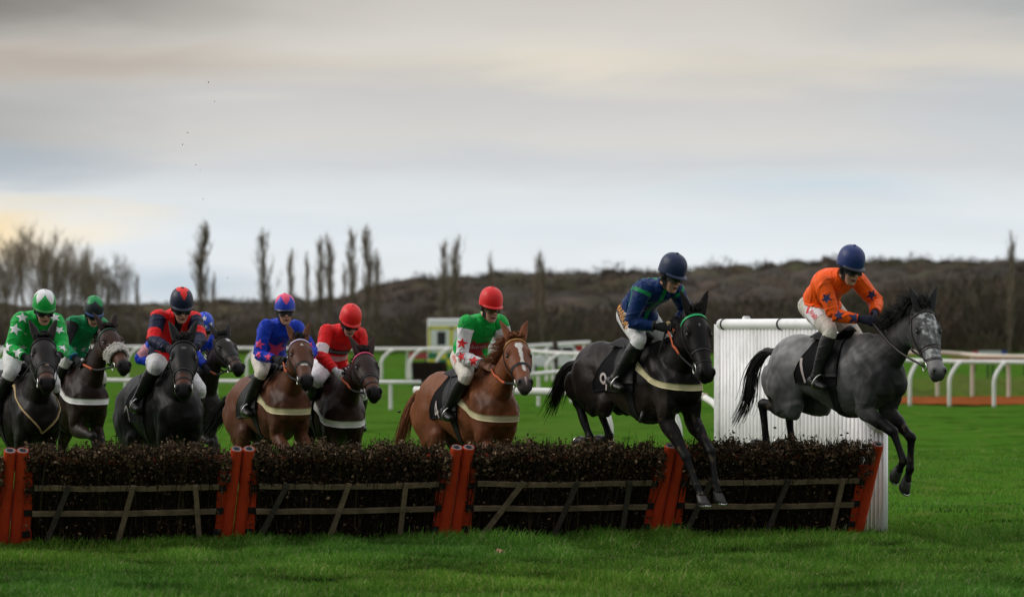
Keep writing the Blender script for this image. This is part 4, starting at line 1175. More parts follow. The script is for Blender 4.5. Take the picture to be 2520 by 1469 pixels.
    # hooves and shoes
    for sd in (-1, 1):
        for fo in (True, False):
            pp = leg_pts(P, sd, fo); Co, Ho = pp[4], pp[5]; d = nrm(Ho - Co)
            fw = nrm(np.cross(V3(0, 1, 0), -d)); fw = fw if fw @ V3(1, 0, .6) > -.2 else fw
            hoof = MB(); rsx = []
            sole_n = nrm(d * .80 - fw * .60)          # hoof wall slopes forward of the sole normal
            t2 = np.linspace(0, 2 * math.pi, 16, endpoint=False)
            fw2 = nrm(fw - (fw @ sole_n) * sole_n)
            for k, (t, r) in enumerate(((-.25, .040), (0, .048), (.5, .056), (1, .064), (1.0, .058))):
                cpt = Co + d * (t * .085)
                rsx.append(cpt + np.outer(np.cos(t2) * r * 1.08, fw2) + np.outer(np.sin(t2) * r * .95, V3(0, 1, 0)))
            hoof.rings(rsx)
            ho = hoof.build('hoof', mat('hoof', (.020, .018, .016), .5, var=.3, bump=.2), root)
            if P.get('shoes'):
                sh = MB(); cpt = Co + d * .089; arc = [cpt + fw2 * math.cos(x) * .060 + V3(0, 1, 0) * math.sin(x) * .054 for x in np.linspace(-2.3, 2.3, 18)]
                sh.tube(arc, .005, .011, lat=sole_n, n=6); sh.build('shoe', mat('steel', (.62, .62, .60), .3, 1.0), ho)
    # tail: a bundle of tapering locks
    tl = MB(); rg = np.random.default_rng(P['seed'])
    tp = P.get('tail', [(-.80, 0, 1.43), (-.98, 0, 1.40), (-1.10, 0, 1.20), (-1.15, 0, .80)])
    tp = cr(tp, 5)
    tl.tube(tp[:8], np.linspace(.042, .020, 8), n=8)
    sc_ = P.get('tail_w', 0.085)
    for k in range(230):
        o = rg.normal(size=3) * .42; ln = rg.uniform(.55, 1.0); m = max(5, int(len(tp) * ln)); pts = []
        ph = rg.uniform(0, 6.28)
        for i in range(m):
            t = i / (len(tp) - 1)
            pts.append(tp[i] + o * sc_ * (t ** .8) + V3(0, math.sin(t * 7 + ph), math.cos(t * 6 + ph)) * .014 * t)
        tl.tube(pts, np.linspace(.010, .0018, m), n=4, cap=True)
    tl.build('tail', P['hair_mat'], root)
    # mane
    mn = MB(); mp = P.get('mane', dict(n=90, len=.10, fly=(-.3, -.5, .3)))
    cc = cr(crest[2:], 4); clump = [rg.normal(size=3) for _ in range(40)]
    for k in range(mp['n']):
        t = rg.uniform(mp.get('from', .10), 1); i = min(int(t * (len(cc) - 1)), len(cc) - 2); p0 = cc[i] * (1 - (t * (len(cc) - 1) - i)) + cc[i + 1] * (t * (len(cc) - 1) - i)
        ln = mp['len'] * rg.uniform(.55, 1.2); fl = nrm(np.array(mp['fly']) + (clump[int(t * 39.9)] * .8 + rg.normal(size=3) * .5) * mp.get('wild', .25)); ln *= 1 + .25 * clump[int(t * 39.9)][0]
        up = nrm(V3(-.2, 0, 1)); dr = mp.get('droop', .5)
        p0 = p0 + V3(0, rg.normal() * .012, -.02)
        pts = [p0, p0 + up * ln * .25 + fl * ln * .2, p0 + up * ln * .30 + fl * ln * .6, p0 + up * ln * (.30 - dr * .3) + fl * ln * 1.0]
        mn.tube(cr(pts, 2), np.linspace(mp.get('thick', .012), .0015, 7), n=4)
    mn.build('mane', P['hair_mat'], root); mn = MB()
    for k in range(60):        # forelock
        p0 = H(rg.uniform(-.03, .03), rg.normal() * .022, .045); ln = P.get('forelock', .09) * rg.uniform(.5, 1.0)
        fl = nrm(a * P.get('forelock_a', .2) + f * .35 + l * rg.normal() * .35 + V3(0, 0, P.get('forelock_up', .3)))
        mn.tube([p0 - f * .01, p0 + f * .02 + fl * ln * .5, p0 + fl * ln + a * .01], [.007, .005, .001], n=4)
    mn.build('forelock', P['hair_mat'], root)
    # ---- bridle
    br = MB(); leather = P.get('leather', B_)

    def hring(s0, tilt, w, a0, a1, off, n=36):
        def fn(u, vv):
            an = a0 + (a1 - a0) * u; s_ = s0 + tilt * math.sin(an) + (vv - .5) * w
            d = l * math.cos(an) + f * math.sin(an); c0 = H(s_, 0, -.055)
            return c0 + d * .4, -d
        return wrap(bv, fn, n, 3, off, drop=.010)
    bridle = hring(P.get('noseband_s', .355), .0, .026, R(-200), R(160), .006).build('bridle', leather, root)
    if P.get('flash', True): hring(.43, .035, .018, R(-40), R(220), .006).build('flash_strap', leather, bridle)
    hring(.075, -.02, P.get('browband_w', .020), R(-12), R(192), .008).build('browband', P.get('browband', leather), bridle)
    bits = []
    for sd in (-1, 1):
        def fn(u, vv, sd=sd):
            s_ = .03 + u * .42; z = -.015 - .055 * u + (vv - .5) * .018 - .02 * math.sin(u * 3.1)
            return H(s_, sd * .3, z), -l * sd
        wrap(bv, fn, 18, 3, .006).build('cheek_strap', leather, bridle)
        bp = H(.475, sd * .060, -.070); bits.append(bp)
        rg_ = [bp + a * math.cos(x) * .036 + f * math.sin(x) * .036 for x in np.linspace(0, 2 * math.pi, 17)]
        MB().tube(rg_, .0055, n=6, cap=False, lat=l).build('bit_ring', M_, bridle)
    if P.get('sheepskin'):
        sk = MB(); rr = np.random.default_rng(5)
        o = hring(.35, 0, .07, R(-20), R(200), .026, 30)
        sk.add(o.verts(), o.f)
        vv = o.verts()[:90]
        for k in range(2200):
            p0 = vv[rr.integers(0, len(vv))] + rr.normal(size=3) * .008; dd = nrm(rr.normal(size=3) + f * .6); sk.tube([p0, p0 + dd * rr.uniform(.006, .018)], [.005, .002], n=3)
        sk.build('sheepskin_noseband', mat('sheepskin', (.86, .83, .78), .95, var=.15, bump=.6, bscale=80), bridle)
    P['bits'] = bits; P['H'] = H; P['crest_pts'] = crest; P['neckB'] = neckB
    # ---- breast girth
    bz, bw = P.get('breast_z', 1.17), P.get('breast_w', .058)
    bc = P.get('breast')
    if bc:
        def fn(u, vv):
            an = R(-128) + R(256) * u; d = V3(math.cos(an), math.sin(an), 0)
            rise = P.get('breast_rise', .26) * (1 - math.cos(an)) * .5
            z = bz + rise + (vv - .5) * bw
            return V3(.42, 0, z) + d * 1.2 , -d
        wrap(bv, fn, 60, 4, .010).build('breast_girth', bc, root)
    if P.get('breastplate'):
        def fn(u, vv):
            an = R(-105) + R(210) * u; d = V3(math.cos(an), math.sin(an), 0)
            z = 1.02 + .46 * abs(math.sin(an)) ** .9 + (vv - .5) * .024
            return V3(.42, 0, z) + d * 1.2, -d
        wrap(bv, fn, 70, 3, .010).build('breastplate', P['breastplate'], root)
    # ---- saddle cloth, saddle, girth
    def fn(u, vv):
        an = R(-24) + R(228) * u
        x = P.get('cloth_x0', -.27) + vv * .50 + .10 * abs(math.cos(an)) * vv + .17 * max(0, math.sin(an)) * (1 - vv) - .02
        d = V3(0, math.cos(an), math.sin(an))
        return V3(x, 0, 1.24) + d * 1.0, -d
    cloth = wrap(bv, fn, 44, 14, .016, drop=.02)
    cl = cloth.build('saddle_cloth', P.get('cloth', B_), root)
    cbv = BVHTree.FromPolygons([tuple(x) for x in cloth.verts().tolist()], cloth.f)
    P['cloth_bvh'] = cbv
    if P.get('number'):
        an = R(200 if P.get('num_side', -1) < 0 else -20)
        decal('number', text_mesh(P['number']), cbv, V3(P.get('num_x', -.12), P.get('num_side', -1) * .9, P.get('num_z', 1.27)), V3(0, -P.get('num_side', -1), 0), V3(-P.get('num_tilt', .25), 0, 1), P.get('num_size', .26), mat('number_white', (.52, .45, .43), .8), cl, off=.006)
    sd_ = MB(); rs = []
    for x, z, w, h in cr(np.array([(-.20, 1.60, .09, .010), (-.16, 1.625, .14, .018), (-.02, 1.592, .13, .018), (.12, 1.60, .11, .022), (.22, 1.655, .075, .026), (.27, 1.645, .05, .015)]), 3):
        t2 = np.linspace(0, 2 * math.pi, 16, endpoint=False)
        rs.append(np.stack([np.full(16, x), np.cos(t2) * w, z + np.sin(t2) * h - .35 * np.abs(np.cos(t2) * w)], 1))
    sd_.rings(rs)
    saddle = sd_.build('saddle', B_, root)
    for sd in (-1, 1):
        def fn(u, vv, sd=sd):
            an = R(72 - 78 * u); x = .10 + .16 * (vv - .5) * 2 * (1 - .25 * u) + .11 * u
            d = V3(0, sd * math.cos(an), math.sin(an)); return V3(x, 0, 1.24) + d * 1.0, -d
        wrap(bv, fn, 14, 8, .034, drop=.012).build('saddle_flap', B_, saddle)

    def fn(u, vv):
        an = R(-200) + R(220) * u; d = V3(0, math.cos(an), math.sin(an)); return V3(.24 + (vv - .5) * .09, 0, 1.2) + d * 1.0, -d
    wrap(bv, fn, 40, 4, .012).build('girth', P.get('girth', B_), saddle)
    P['root'] = root; P['saddle'] = saddle; P['bridle'] = bridle
    M = hmatrix(P); root.matrix_world = M; P['M'] = M
    tag(root, P['label'], 'horse', 'racehorses jumping the hurdle')
    return root


# ------------------------------------------------------------------ flat lettering and emblems laid on a surface
def text_mesh(s, shear=0.0):
    cu = bpy.data.curves.new('txt', 'FONT'); cu.body = s; cu.align_x = 'CENTER'; cu.align_y = 'CENTER'; cu.shear = shear; cu.resolution_u = 4
    o = bpy.data.objects.new('txt', cu); COL.objects.link(o)
    dg = bpy.context.evaluated_depsgraph_get(); dg.update()
    me = o.evaluated_get(dg).to_mesh(); bm = bmesh.new(); bm.from_mesh(me)
    bmesh.ops.triangulate(bm, faces=bm.faces[:])
    for _ in range(2): bmesh.ops.subdivide_edges(bm, edges=[e for e in bm.edges if e.calc_length() > .12], cuts=1); bmesh.ops.triangulate(bm, faces=bm.faces[:])
    v = np.array([tuple(x.co)[:2] for x in bm.verts]); f = [tuple(x.index for x in p.verts) for p in bm.faces]; bm.free()
    o.evaluated_get(dg).to_mesh_clear()
    bpy.data.objects.remove(o); bpy.data.curves.remove(cu)
    v[:, 1] -= (v[:, 1].max() + v[:, 1].min()) / 2
    h = v[:, 1].max() - v[:, 1].min()
    return v / h, f


def star_mesh(r_in=.42, n=5, rot=90):
    pts = [];
    for k in range(2 * n):
        r = .5 if k % 2 == 0 else .5 * r_in; an = R(rot + k * 180 / n); pts.append((r * math.cos(an), r * math.sin(an)))
    pts = np.array(pts); v = [np.zeros((1, 2))]; m = 4
    ring = []
    for k in range(2 * n):
        for j in range(m): ring.append(pts[k] * (1 - j / m) + pts[(k + 1) % (2 * n)] * j / m)
    ring = np.array(ring); K = len(ring); f = []
    for lv in range(1, 5): v.append(ring * lv / 4)
    for k in range(K): f.append((0, 1 + k, 1 + (k + 1) % K))
    for lv in range(3):
        for k in range(K):
            A = 1 + lv * K; B = A + K; f.append((A + k, B + k, B + (k + 1) % K, A + (k + 1) % K))
    return np.concatenate(v), f


def rect_mesh(w, h, nx=12, ny=6):
    v = np.array([((i / nx - .5) * w, (j / ny - .5) * h) for i in range(nx + 1) for j in range(ny + 1)])
    f = [(i * (ny + 1) + j, (i + 1) * (ny + 1) + j, (i + 1) * (ny + 1) + j + 1, i * (ny + 1) + j + 1) for i in range(nx) for j in range(ny)]
    return v, f


def poly_mesh(pts, n=6):
    """fan of a convex outline, subdivided"""
    pts = np.asarray(pts, float); c = pts.mean(0); ring = []
    for k in range(len(pts)):
        for j in range(n): ring.append(pts[k] * (1 - j / n) + pts[(k + 1) % len(pts)] * j / n)
    ring = np.array(ring); K = len(ring); v = [c[None]]; f = []
    for lv in range(1, 6): v.append(c + (ring - c) * lv / 5)
    for k in range(K): f.append((0, 1 + k, 1 + (k + 1) % K))
    for lv in range(4):
        for k in range(K):
            A = 1 + lv * K; B = A + K; f.append((A + k, B + k, B + (k + 1) % K, A + (k + 1) % K))
    return np.concatenate(v), f


def decal(name, mesh2d, bvh, origin, direction, up, size, m, parent, off=.004, rot=0.0, maxd=1.5):
    v2, f = mesh2d; d = nrm(direction); u = nrm(np.asarray(up) - np.dot(up, d) * d); r = np.cross(d, u)
    c, s = math.cos(R(rot)), math.sin(R(rot)); o = np.asarray(origin, float)
    out = []; good = []
    for (x, y) in v2 * size:
        x, y = x * c - y * s, x * s + y * c
        h = bvh.ray_cast(Vector(o + r * x + u * y), Vector(d), maxd)
        if h[0] is None: out.append(o); good.append(False)
        else: out.append(np.array(h[0]) + np.array(h[1]) * off * (1 if np.dot(np.array(h[1]), d) < 0 else -1)); good.append(True)
    f = [x for x in f if all(good[i] for i in x)]
    out = np.array(out)
    med = np.median(np.linalg.norm(out - o, axis=1))
    f = [x for x in f if max(np.linalg.norm(out[i] - out[x[0]]) for i in x) < .10]
    if f and name in ('star', 'panel'):          # keep one piece where an arm interrupts the emblem
        par = list(range(len(out)))

        def root_(i):
            while par[i] != i: par[i] = par[par[i]]; i = par[i]
            return i
        for x in f:
            for i in x[1:]: par[root_(i)] = root_(x[0])
        cnt = {}
        for x in f: cnt[root_(x[0])] = cnt.get(root_(x[0]), 0) + 1
        best = max(cnt, key=cnt.get); f = [x for x in f if root_(x[0]) == best]
    if not f: return None
    used = sorted({i for x in f for i in x}); mp = {i: k for k, i in enumerate(used)}
    return mesh_obj(name, out[used], [tuple(mp[i] for i in x) for x in f], m, parent, True)


# ------------------------------------------------------------------ riders
RS = 1.10     # build of the riders

def ik(A, B, l1, l2, pole):
    d = B - A; L = np.linalg.norm(d); L2 = min(L, (l1 + l2) * .995); u = d / L
    x = (l1 * l1 - l2 * l2 + L2 * L2) / (2 * L2); h = math.sqrt(max(l1 * l1 - x * x, 1e-6))
    p = np.asarray(pole, float); p = nrm(p - (p @ u) * u)
    return A + u * x + p * h, A + u * L2


def rider_joints(J):
    HS = J.get('hs', 1.04)      # helmet and head size against a 0.23 m head
    lean, side = R(J.get('lean', 50)), J.get('side', 0.0)
    hip = V3(*J.get('hip', (.00, 0, 1.80)))
    tw = R(J.get('twist', 0))
    spine = nrm(V3(math.cos(lean), side, math.sin(lean)))
    neckb = hip + spine * .47 * RS
    lat = nrm(V3(0, 1, 0) - spine * spine[1]); fr = np.cross(lat, spine)      # fr: front of the chest
    latS = nrm(lat * math.cos(tw) + fr * math.sin(tw))
    sh = {s: neckb - spine * .035 + latS * s * .172 + fr * .01 for s in (-1, 1)}
    hd = R(J.get('head_yaw', 0)); hpz = R(J.get('head_pitch', 15))
    fw = V3(math.cos(hpz) * math.cos(hd), math.cos(hpz) * math.sin(hd), -math.sin(hpz))
    up = V3(math.sin(hpz) * math.cos(hd), math.sin(hpz) * math.sin(hd), math.cos(hpz))
    lt = np.cross(up, fw)
    hr = R(J.get('head_roll', 0)); up, lt = up * math.cos(hr) + lt * math.sin(hr), lt * math.cos(hr) - up * math.sin(hr)
    nk = R(J.get('neck_el', 55)); nd = nrm(V3(math.cos(nk), math.sin(hd) * .4 + side * .6, math.sin(nk)))
    headc = neckb + nd * .12 + fw * .02 + up * .05
    d = dict(hip=hip, spine=spine, fr=fr, lat=lat, neckb=neckb, headc=headc, fw=fw, up=up, lt=lt, sh=sh, nd=nd)
    hands = J.get('hands', {})
    for s in (-1, 1):
        k = 'R' if s < 0 else 'L'
        hnd = V3(*hands.get(k, (.60, s * .10, 1.69)))
        elb, hnd = ik(sh[s], hnd, .285 * RS, .27 * RS, J.get('pole_' + k, (-.55, s * .50, -.35)))
        d['elb' + k] = elb; d['hand' + k] = hnd
        hp = hip + lat * s * .085
        ank = V3(*J.get('ank_' + k, (.08, s * .300, 1.10)))
        kn, _ = ik(hp, ank, J.get('thigh', .465), .45, J.get('kpole_' + k, (1.0, s * .10, .35)))
        d['hipj' + k] = hp; d['knee' + k] = kn; d['ank' + k] = ank
        d['toe' + k] = ank + nrm(V3(*J.get('toe_' + k, (.9, s * .10, -.35)))) * .17
    d['helm'] = headc + up * .199 * HS
    return d


def make_rider(J, HP):
    d = rider_joints(J); HS = J.get('hs', 1.04)
    hip, sp, fr, lat, nb = d['hip'], d['spine'], d['fr'], d['lat'], d['neckb']
    mb = MB(); th = np.linspace(0, 2 * math.pi, 24, endpoint=False)
    rs = []
    for t, hw, hd, off in cr(np.array([(-.10, .085, .085, .0), (-.05, .150, .120, .0), (.04, .168, .132, -.005), (.15, .152, .118, -.01), (.25, .160, .118, -.012), (.34, .182, .125, -.008), (.41, .180, .108, 0), (.46, .125, .080, 0), (.50, .062, .062, .0)]), 3):
        s, c = np.sin(th), np.cos(th)
        bend = -.05 * math.sin(max(0, t) / .47 * 3.14)       # rounded back
        rs.append(hip + sp * t * RS + fr * (off + bend) + np.outer(hw * np.sign(c) * np.abs(c) ** .85, lat) + np.outer(hd * s, fr))
    mb.rings(rs)
    caps = [('torso', hip - sp * .05, hip + sp * .42 * RS, .15)]
    for s in (-1, 1):
        k = 'R' if s < 0 else 'L'
        S, E, W = d['sh'][s], d['elb' + k], d['hand' + k]
        fx = nrm(W - E); Wr = W - fx * .055
        mb.blob(S, (.07, .066, .07))
        mb.tube(cr([S - sp * .02 - lat * s * .05, S, S * .5 + E * .5, E, ], 4), cr(np.array([[.072], [.070], [.061], [.052]]), 4)[:, 0], n=14)
        mb.tube(cr([E + nrm(E - S) * .0, E * .65 + Wr * .35, E * .2 + Wr * .8, Wr], 4), cr(np.array([[.052], [.053], [.039], [.032]]), 4)[:, 0], n=14)
        caps += [('upper' + k, S, E, .07), ('fore' + k, E, Wr, .050)]
        # hand: palm, four curled fingers, thumb
        inn = nrm(V3(0, -s, 0) * .9 + V3(0, 0, -.35)); inn = nrm(inn - (inn @ fx) * fx); upv = np.cross(fx, inn) * (1 if np.cross(fx, inn)[2] > 0 else -1)
        mb.tube([Wr, Wr + fx * .035, Wr + fx * .085], [.026, .036, .040], [.022, .020, .016], lat=inn, n=12)
        tips = []
        for i, (o, L) in enumerate(((.030, .040), (.011, .044), (-.009, .041), (-.028, .034))):
            b = Wr + fx * .082 + upv * o; p1 = b + fx * L + inn * .006; p2 = p1 + inn * .030 + fx * .002; p3 = p2 - fx * .026 + inn * .004
            mb.tube([b - fx * .02, b, p1, p2, p3], [.011, .0115, .0105, .0095, .008], n=8); tips.append(p3)
        tb = Wr + fx * .03 + upv * .026; t1 = tb + fx * .028 + upv * .018 + inn * .014; t2 = t1 + fx * .030 + inn * .012; mb.tube([tb, t1, t2], [.015, .012, .009], n=8)
        caps.append(('hand' + k, Wr + fx * .01, Wr + fx * .12, .045))
        d['grip' + k] = Wr + fx * .10 + inn * .018; d['up' + k] = upv; d['fx' + k] = fx
        # legs
        Hh, Kn, An, To = d['hipj' + k], d['knee' + k], d['ank' + k], d['toe' + k]
        mb.tube(cr([Hh - nrm(Kn - Hh) * .07, Hh, Hh * .5 + Kn * .5, Hh * .12 + Kn * .88, Kn], 4), cr(np.array([[.10], [.105], [.088], [.066], [.058]]), 4)[:, 0], n=16)
        mb.blob(Kn, (.056, .052, .056))
        cd = nrm(np.cross(nrm(An - Kn), V3(0, 1, 0)))
        mb.tube(cr([Kn, Kn * .72 + An * .28, Kn * .45 + An * .55, An * .85 + Kn * .15, An], 4), cr(np.array([[.055], [.060], [.054], [.042], [.044]]), 4)[:, 0], n=14)
        fd = nrm(To - An); hl = An - fd * .07 + nrm(An - Kn) * .045; dn = nrm(An - Kn)
        mb.tube(cr([hl, An + dn * .042, An * .5 + To * .5 + dn * .042, To + dn * .030], 4), cr(np.array([[.032], [.042], [.034], [.020]]), 4)[:, 0], cr(np.array([[.030], [.038], [.044], [.030]]), 4)[:, 0], lat=(0, 1, 0), n=12)
        mb.blob(An, (.046, .044, .05))
        caps += [('thigh' + k, Hh, Kn, .075), ('calf' + k, Kn, An, .05), ('foot' + k, hl, To, .035)]
    # neck and head
    hc, fw, up, lt = d['headc'], d['fw'], d['up'], d['lt']
    fwu, ltu, upu = fw, lt, up; fw, lt, up = fw * HS, lt * HS, up * HS
    q = lambda x, y, z: hc + fw * x + lt * y + up * z
    mb.tube([nb - sp * .05, nb + sp * .01, q(-.035, 0, -.06), q(-.03, 0, -.0)], [.075, .064, .058, .055], n=14)
    axh = np.array([fw, lt, up])
    mb.blob(q(-.012, 0, .035), (.100, .078, .088), axh, n=18, m=12)
    rs = []
    for z, x0, x1, w in cr(np.array([(.055, -.06, .082, .070), (.02, -.05, .088, .070), (-.012, -.045, .084, .067), (-.045, -.03, .083, .060), (-.075, -.01, .083, .050), (-.100, .015, .080, .038), (-.115, .035, .070, .022)]), 3):
        xc, xr = (x0 + x1) / 2, (x1 - x0) / 2; s, c = np.sin(th), np.cos(th)
        rs.append(hc + up * z + np.outer(xc + xr * np.sign(c) * np.abs(c) ** .8, fw) + np.outer(w * np.sign(s) * np.abs(s) ** .9, lt))
    mb.rings(rs)
    mb.tube([q(.082, 0, .022), q(.096, 0, .0), q(.110, 0, -.022), q(.100, 0, -.032)], [.009, .011, .014, .009], [.008, .010, .016, .012], lat=lt, n=10)   # nose
    mb.blob(q(.088, 0, -.053), (.010, .024, .006), axh); mb.blob(q(.086, 0, -.066), (.010, .021, .007), axh)   # lips
    mb.blob(q(.076, 0, -.096), (.016, .022, .016), axh)                                                        # chin
    for s in (-1, 1):
        mb.blob(q(.078, s * .030, .036), (.014, .026, .008), axh); mb.blob(q(.064, s * .045, -.012), (.022, .018, .014), axh)
        mb.blob(q(-.01, s * .076, .0), (.020, .010, .030), axh)
    caps += [('head', q(0, 0, .04), q(.03, 0, -.08), .075), ('neck', nb + sp * .02, q(-.03, 0, -.04), .06)]
    v, qd = remesh(mb, .0062, 3)
    # eye sockets
    for s in (-1, 1):
        nd = np.linalg.norm(v - q(.088, s * .031, .016), axis=1); v = v - np.outer(np.exp(-(nd / .014) ** 2) * .010, fw)
    names = [c[0] for c in caps]; D = []; T = []
    for nme, A, B, r in caps:
        dd = B - A; t = ((v - A) @ dd) / (dd @ dd); tc = np.clip(t, 0, 1)
        D.append(np.linalg.norm(v - (A + tc[:, None] * dd), axis=1) - r); T.append(t)
    D = np.array(D); T = np.array(T); lab = D.argmin(0); tt = T[lab, np.arange(len(v))]
    L = lambda *n: np.isin(lab, [names.index(x) for x in n])
    nv = vnormals(v, qd)
    skin = np.array(J.get('skin', (.50, .27, .19)))
    colr = np.tile(skin, (len(v), 1)) * (1 + wob(v, 30, 5, .06))[:, None]
    rel = v - hc; hx, hy, hz = rel @ fwu / HS, rel @ ltu / HS, rel @ upu / HS
    headm = L('head')
    m = headm & (np.abs(hz + .0595) < .009) & (np.abs(hy) < .026) & (hx > .06)
    colr[m] = (.30, .10, .085)
    colr[headm & (np.abs(hz + .0595) < .003) & (np.abs(hy) < .024) & (hx > .06)] = (.08, .03, .03)
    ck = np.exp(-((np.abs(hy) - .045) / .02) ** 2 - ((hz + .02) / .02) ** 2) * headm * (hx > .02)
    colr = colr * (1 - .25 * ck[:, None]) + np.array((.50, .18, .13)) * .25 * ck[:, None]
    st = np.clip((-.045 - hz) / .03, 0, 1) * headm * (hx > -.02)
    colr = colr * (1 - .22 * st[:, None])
    colr[headm & (hx < -.02)] = np.array(J.get('hair', (.03, .02, .013)))
    hem = J.get('hem', .06); arms = L('upperR', 'upperL', 'foreR', 'foreL'); tors = L('torso'); tp = ((v - hip) @ sp)
    cov = (tors & (tp > -.1)) | (arms & ~(L('foreR', 'foreL') & (tt > .80))) | L('thighR', 'thighL', 'calfR', 'calfL')
    root = mesh_obj('person', v - nv * (.012 * cov)[:, None], qd, mat('skin', rough=.5, attr=True, var=.06, scale=60, spec=.4), None, True, colr)
    tag(root, J['label'], 'jockey', 'jockeys riding the racehorses')

    def folds(p, amp):
        r = np.random.default_rng(77); out = np.zeros(len(p))
        for i in range(5):
            k = nrm(r.normal(size=3)) * r.uniform(20, 34); k2 = r.normal(size=3) * 9
            out += (1 - np.abs(np.sin(p @ k + 2.2 * np.sin(p @ k2 + i)))) ** 5 * np.clip(.5 + .9 * np.sin(p @ (r.normal(size=3) * 7) + i), 0, 1)
        return amp * (out - .35) + wob(p, 9, 31, amp * .6)

    def shell(name, mask, off, m, col=None, wr=0.0, grow=None):
        fm = mask[qd].all(1); fq = qd[fm]; ids = np.unique(fq); mp = -np.ones(len(v), int); mp[ids] = np.arange(len(ids))
        o = off + (folds(v, wr) if wr else 0)
        vv = (v + nv * (o[:, None] if wr else o))[ids]; fq = mp[fq]
        # rim turned in
        e = np.concatenate([fq[:, [0, 1]], fq[:, [1, 2]], fq[:, [2, 3]], fq[:, [3, 0]]]); key = np.sort(e, 1); _, inv, cnt = np.unique(key, axis=0, return_inverse=True, return_counts=True)
        bd = e[cnt[inv.ravel()] == 1]; bi = np.unique(bd); mp2 = -np.ones(len(vv), int); mp2[bi] = np.arange(len(bi)) + len(vv)
        inner = (v - nv * .010)[ids][bi]
        rim = np.stack([bd[:, 1], bd[:, 0], mp2[bd[:, 0]], mp2[bd[:, 1]]], 1)
        cc = None
        if col is not None: cc = np.concatenate([col[ids], col[ids][bi]])
        V_ = np.concatenate([vv, inner]); Q_ = np.concatenate([fq, rim])
        ob = mesh_obj(name, V_, Q_, m, root, True, cc)
        if name == 'jacket':
            tm = tors[ids]; J['tb'] = BVHTree.FromPolygons([tuple(x) for x in vv.tolist()], fq[:len(fm.nonzero()[0])][tm[fq[:len(fm.nonzero()[0])]].all(1)].tolist())
        return ob, BVHTree.FromPolygons([tuple(x) for x in vv.tolist()], fq.tolist())
    hem = J.get('hem', .06)
    arms = L('upperR', 'upperL', 'foreR', 'foreL')
    tors = L('torso')
    tp = ((v - hip) @ sp)
    collar = .455 * RS
    jm = (tors & (tp > hem)) | (arms & ~(L('foreR', 'foreL') & (tt > .93))) | (L('neck') & (tp < collar) & (tp > hem))
    bm = (tors & (tp < hem + .03)) | L('thighR', 'thighL') | (L('calfR', 'calfL') & (tt < .06))
    om = (L('calfR', 'calfL') & (tt > .02)) | L('footR', 'footL')
    side = np.where(((v - nb) @ lat) < 0, -1, 1)
    info = dict(v=v, lab=lab, L=L, t=tt, tp=tp, y=(v - hip) @ lat, z=(v - hip) @ fr, arms=arms, tors=tors, fore=L('foreR', 'foreL'), upper=L('upperR', 'upperL'), d=d)
    jc = J['silks'](info)
    jacket, jb = shell('jacket', jm, .014, mat('silk', rough=.5, attr=True, var=.07, scale=12, bump=.15, bscale=35, spec=.15, dirt=(.03, .025, .02, .35), dirt_scale=9), jc, .0075)
    bcol = np.tile(np.array(J.get('breeches', (.62, .60, .56))), (len(v), 1))
    breeches, bb = shell('breeches', bm, .008, mat('breeches', rough=.75, attr=True, var=.1, scale=20, bump=.25, bscale=50, dirt=(.10, .075, .05, .55), dirt_scale=6), bcol, .0035)
    gc = J.get('gloves', (.012, .013, .02))
    for k in 'RL':
        shell('boot', om & L('calf' + k, 'foot' + k), .009, mat('boot_leather', (.010, .0095, .0095), .38, spec=.35, var=.4, bump=.2, bscale=25, dirt=(.04, .03, .02, .4)), None, .002)
        if J.get('bootcuff'): shell('boot_cuff', L('calf' + k) & (tt > .01) & (tt < .15), .0115, mat('boot_cuff_' + J['key'], J['bootcuff'], .6), None, .001)
        if gc: shell('glove', L('hand' + k) | (L('fore' + k) & (tt > .90)), .0035, mat('glove_' + J['key'], gc, .7, bump=.2, spec=.25), None, .0006)
        if J.get('cuff'): shell('wristband', L('fore' + k) & (tt > .86) & (tt < .94), .0175, mat('cuff_' + J['key'], J['cuff'], .7), None, 0)
    if J.get('scarf'): shell('neckerchief', L('neck') & (tp > .42 * RS) & (((v - q(-.03, 0, -.03)) @ up) < .0), .009, mat('scarf_' + J['key'], J['scarf'], .8), None, .002)
    # ---- helmet with silk cover
    hm = MB(); e2 = []
    th3 = np.linspace(0, 2 * math.pi, 96, endpoint=False)
    prof = np.array([(-.012, 1.01), (.0, 1.03), (.035, 1.03), (.075, .985), (.110, .86), (.138, .63), (.154, .34), (.160, .06)])
    hz0 = .046
    rr_ = cr(prof, 6)
    cover = J['cap']
    ccol = []; hv = []
    for z, r in rr_:
        s, c = np.sin(th3), np.cos(th3)
        rim = .020 * np.clip(-c, 0, 1) * np.clip(1 - z / .08, 0, 1)        # lower at the back
        seam = 1 + .010 * np.abs(np.cos(3 * th3)) ** .5 * np.clip(z / .05, 0, 1) - .010      # six stitched panels of the silk
        hv.append(hc - fw * .008 + np.outer(c * .122 * r * seam, fw) + np.outer(s * .102 * r * seam, lt) + np.outer(z + hz0 - rim, up))
    hm.rings(hv)
    pk = hm.n
    hvv = hm.verts(); azi = np.arctan2((hvv - hc) @ lt, (hvv - hc + fw * .008) @ fw); hgt = (hvv - hc) @ upu / HS - hz0
    helmet = hm.build('helmet', mat('cap_silk', rough=.45, attr=True, var=.08, scale=25, bump=.2, bscale=30, spec=.35), root, True, cover(azi, hgt))
    MB().blob(hc - fw * .008 + up * (hz0 + .161), (.014, .014, .007), axh).build('cap_button', mat('cap_' + J['key'], J['capcol'], .5), helmet)
    pkm = MB(); an = np.linspace(-R(72), R(72), 21); top = []; 
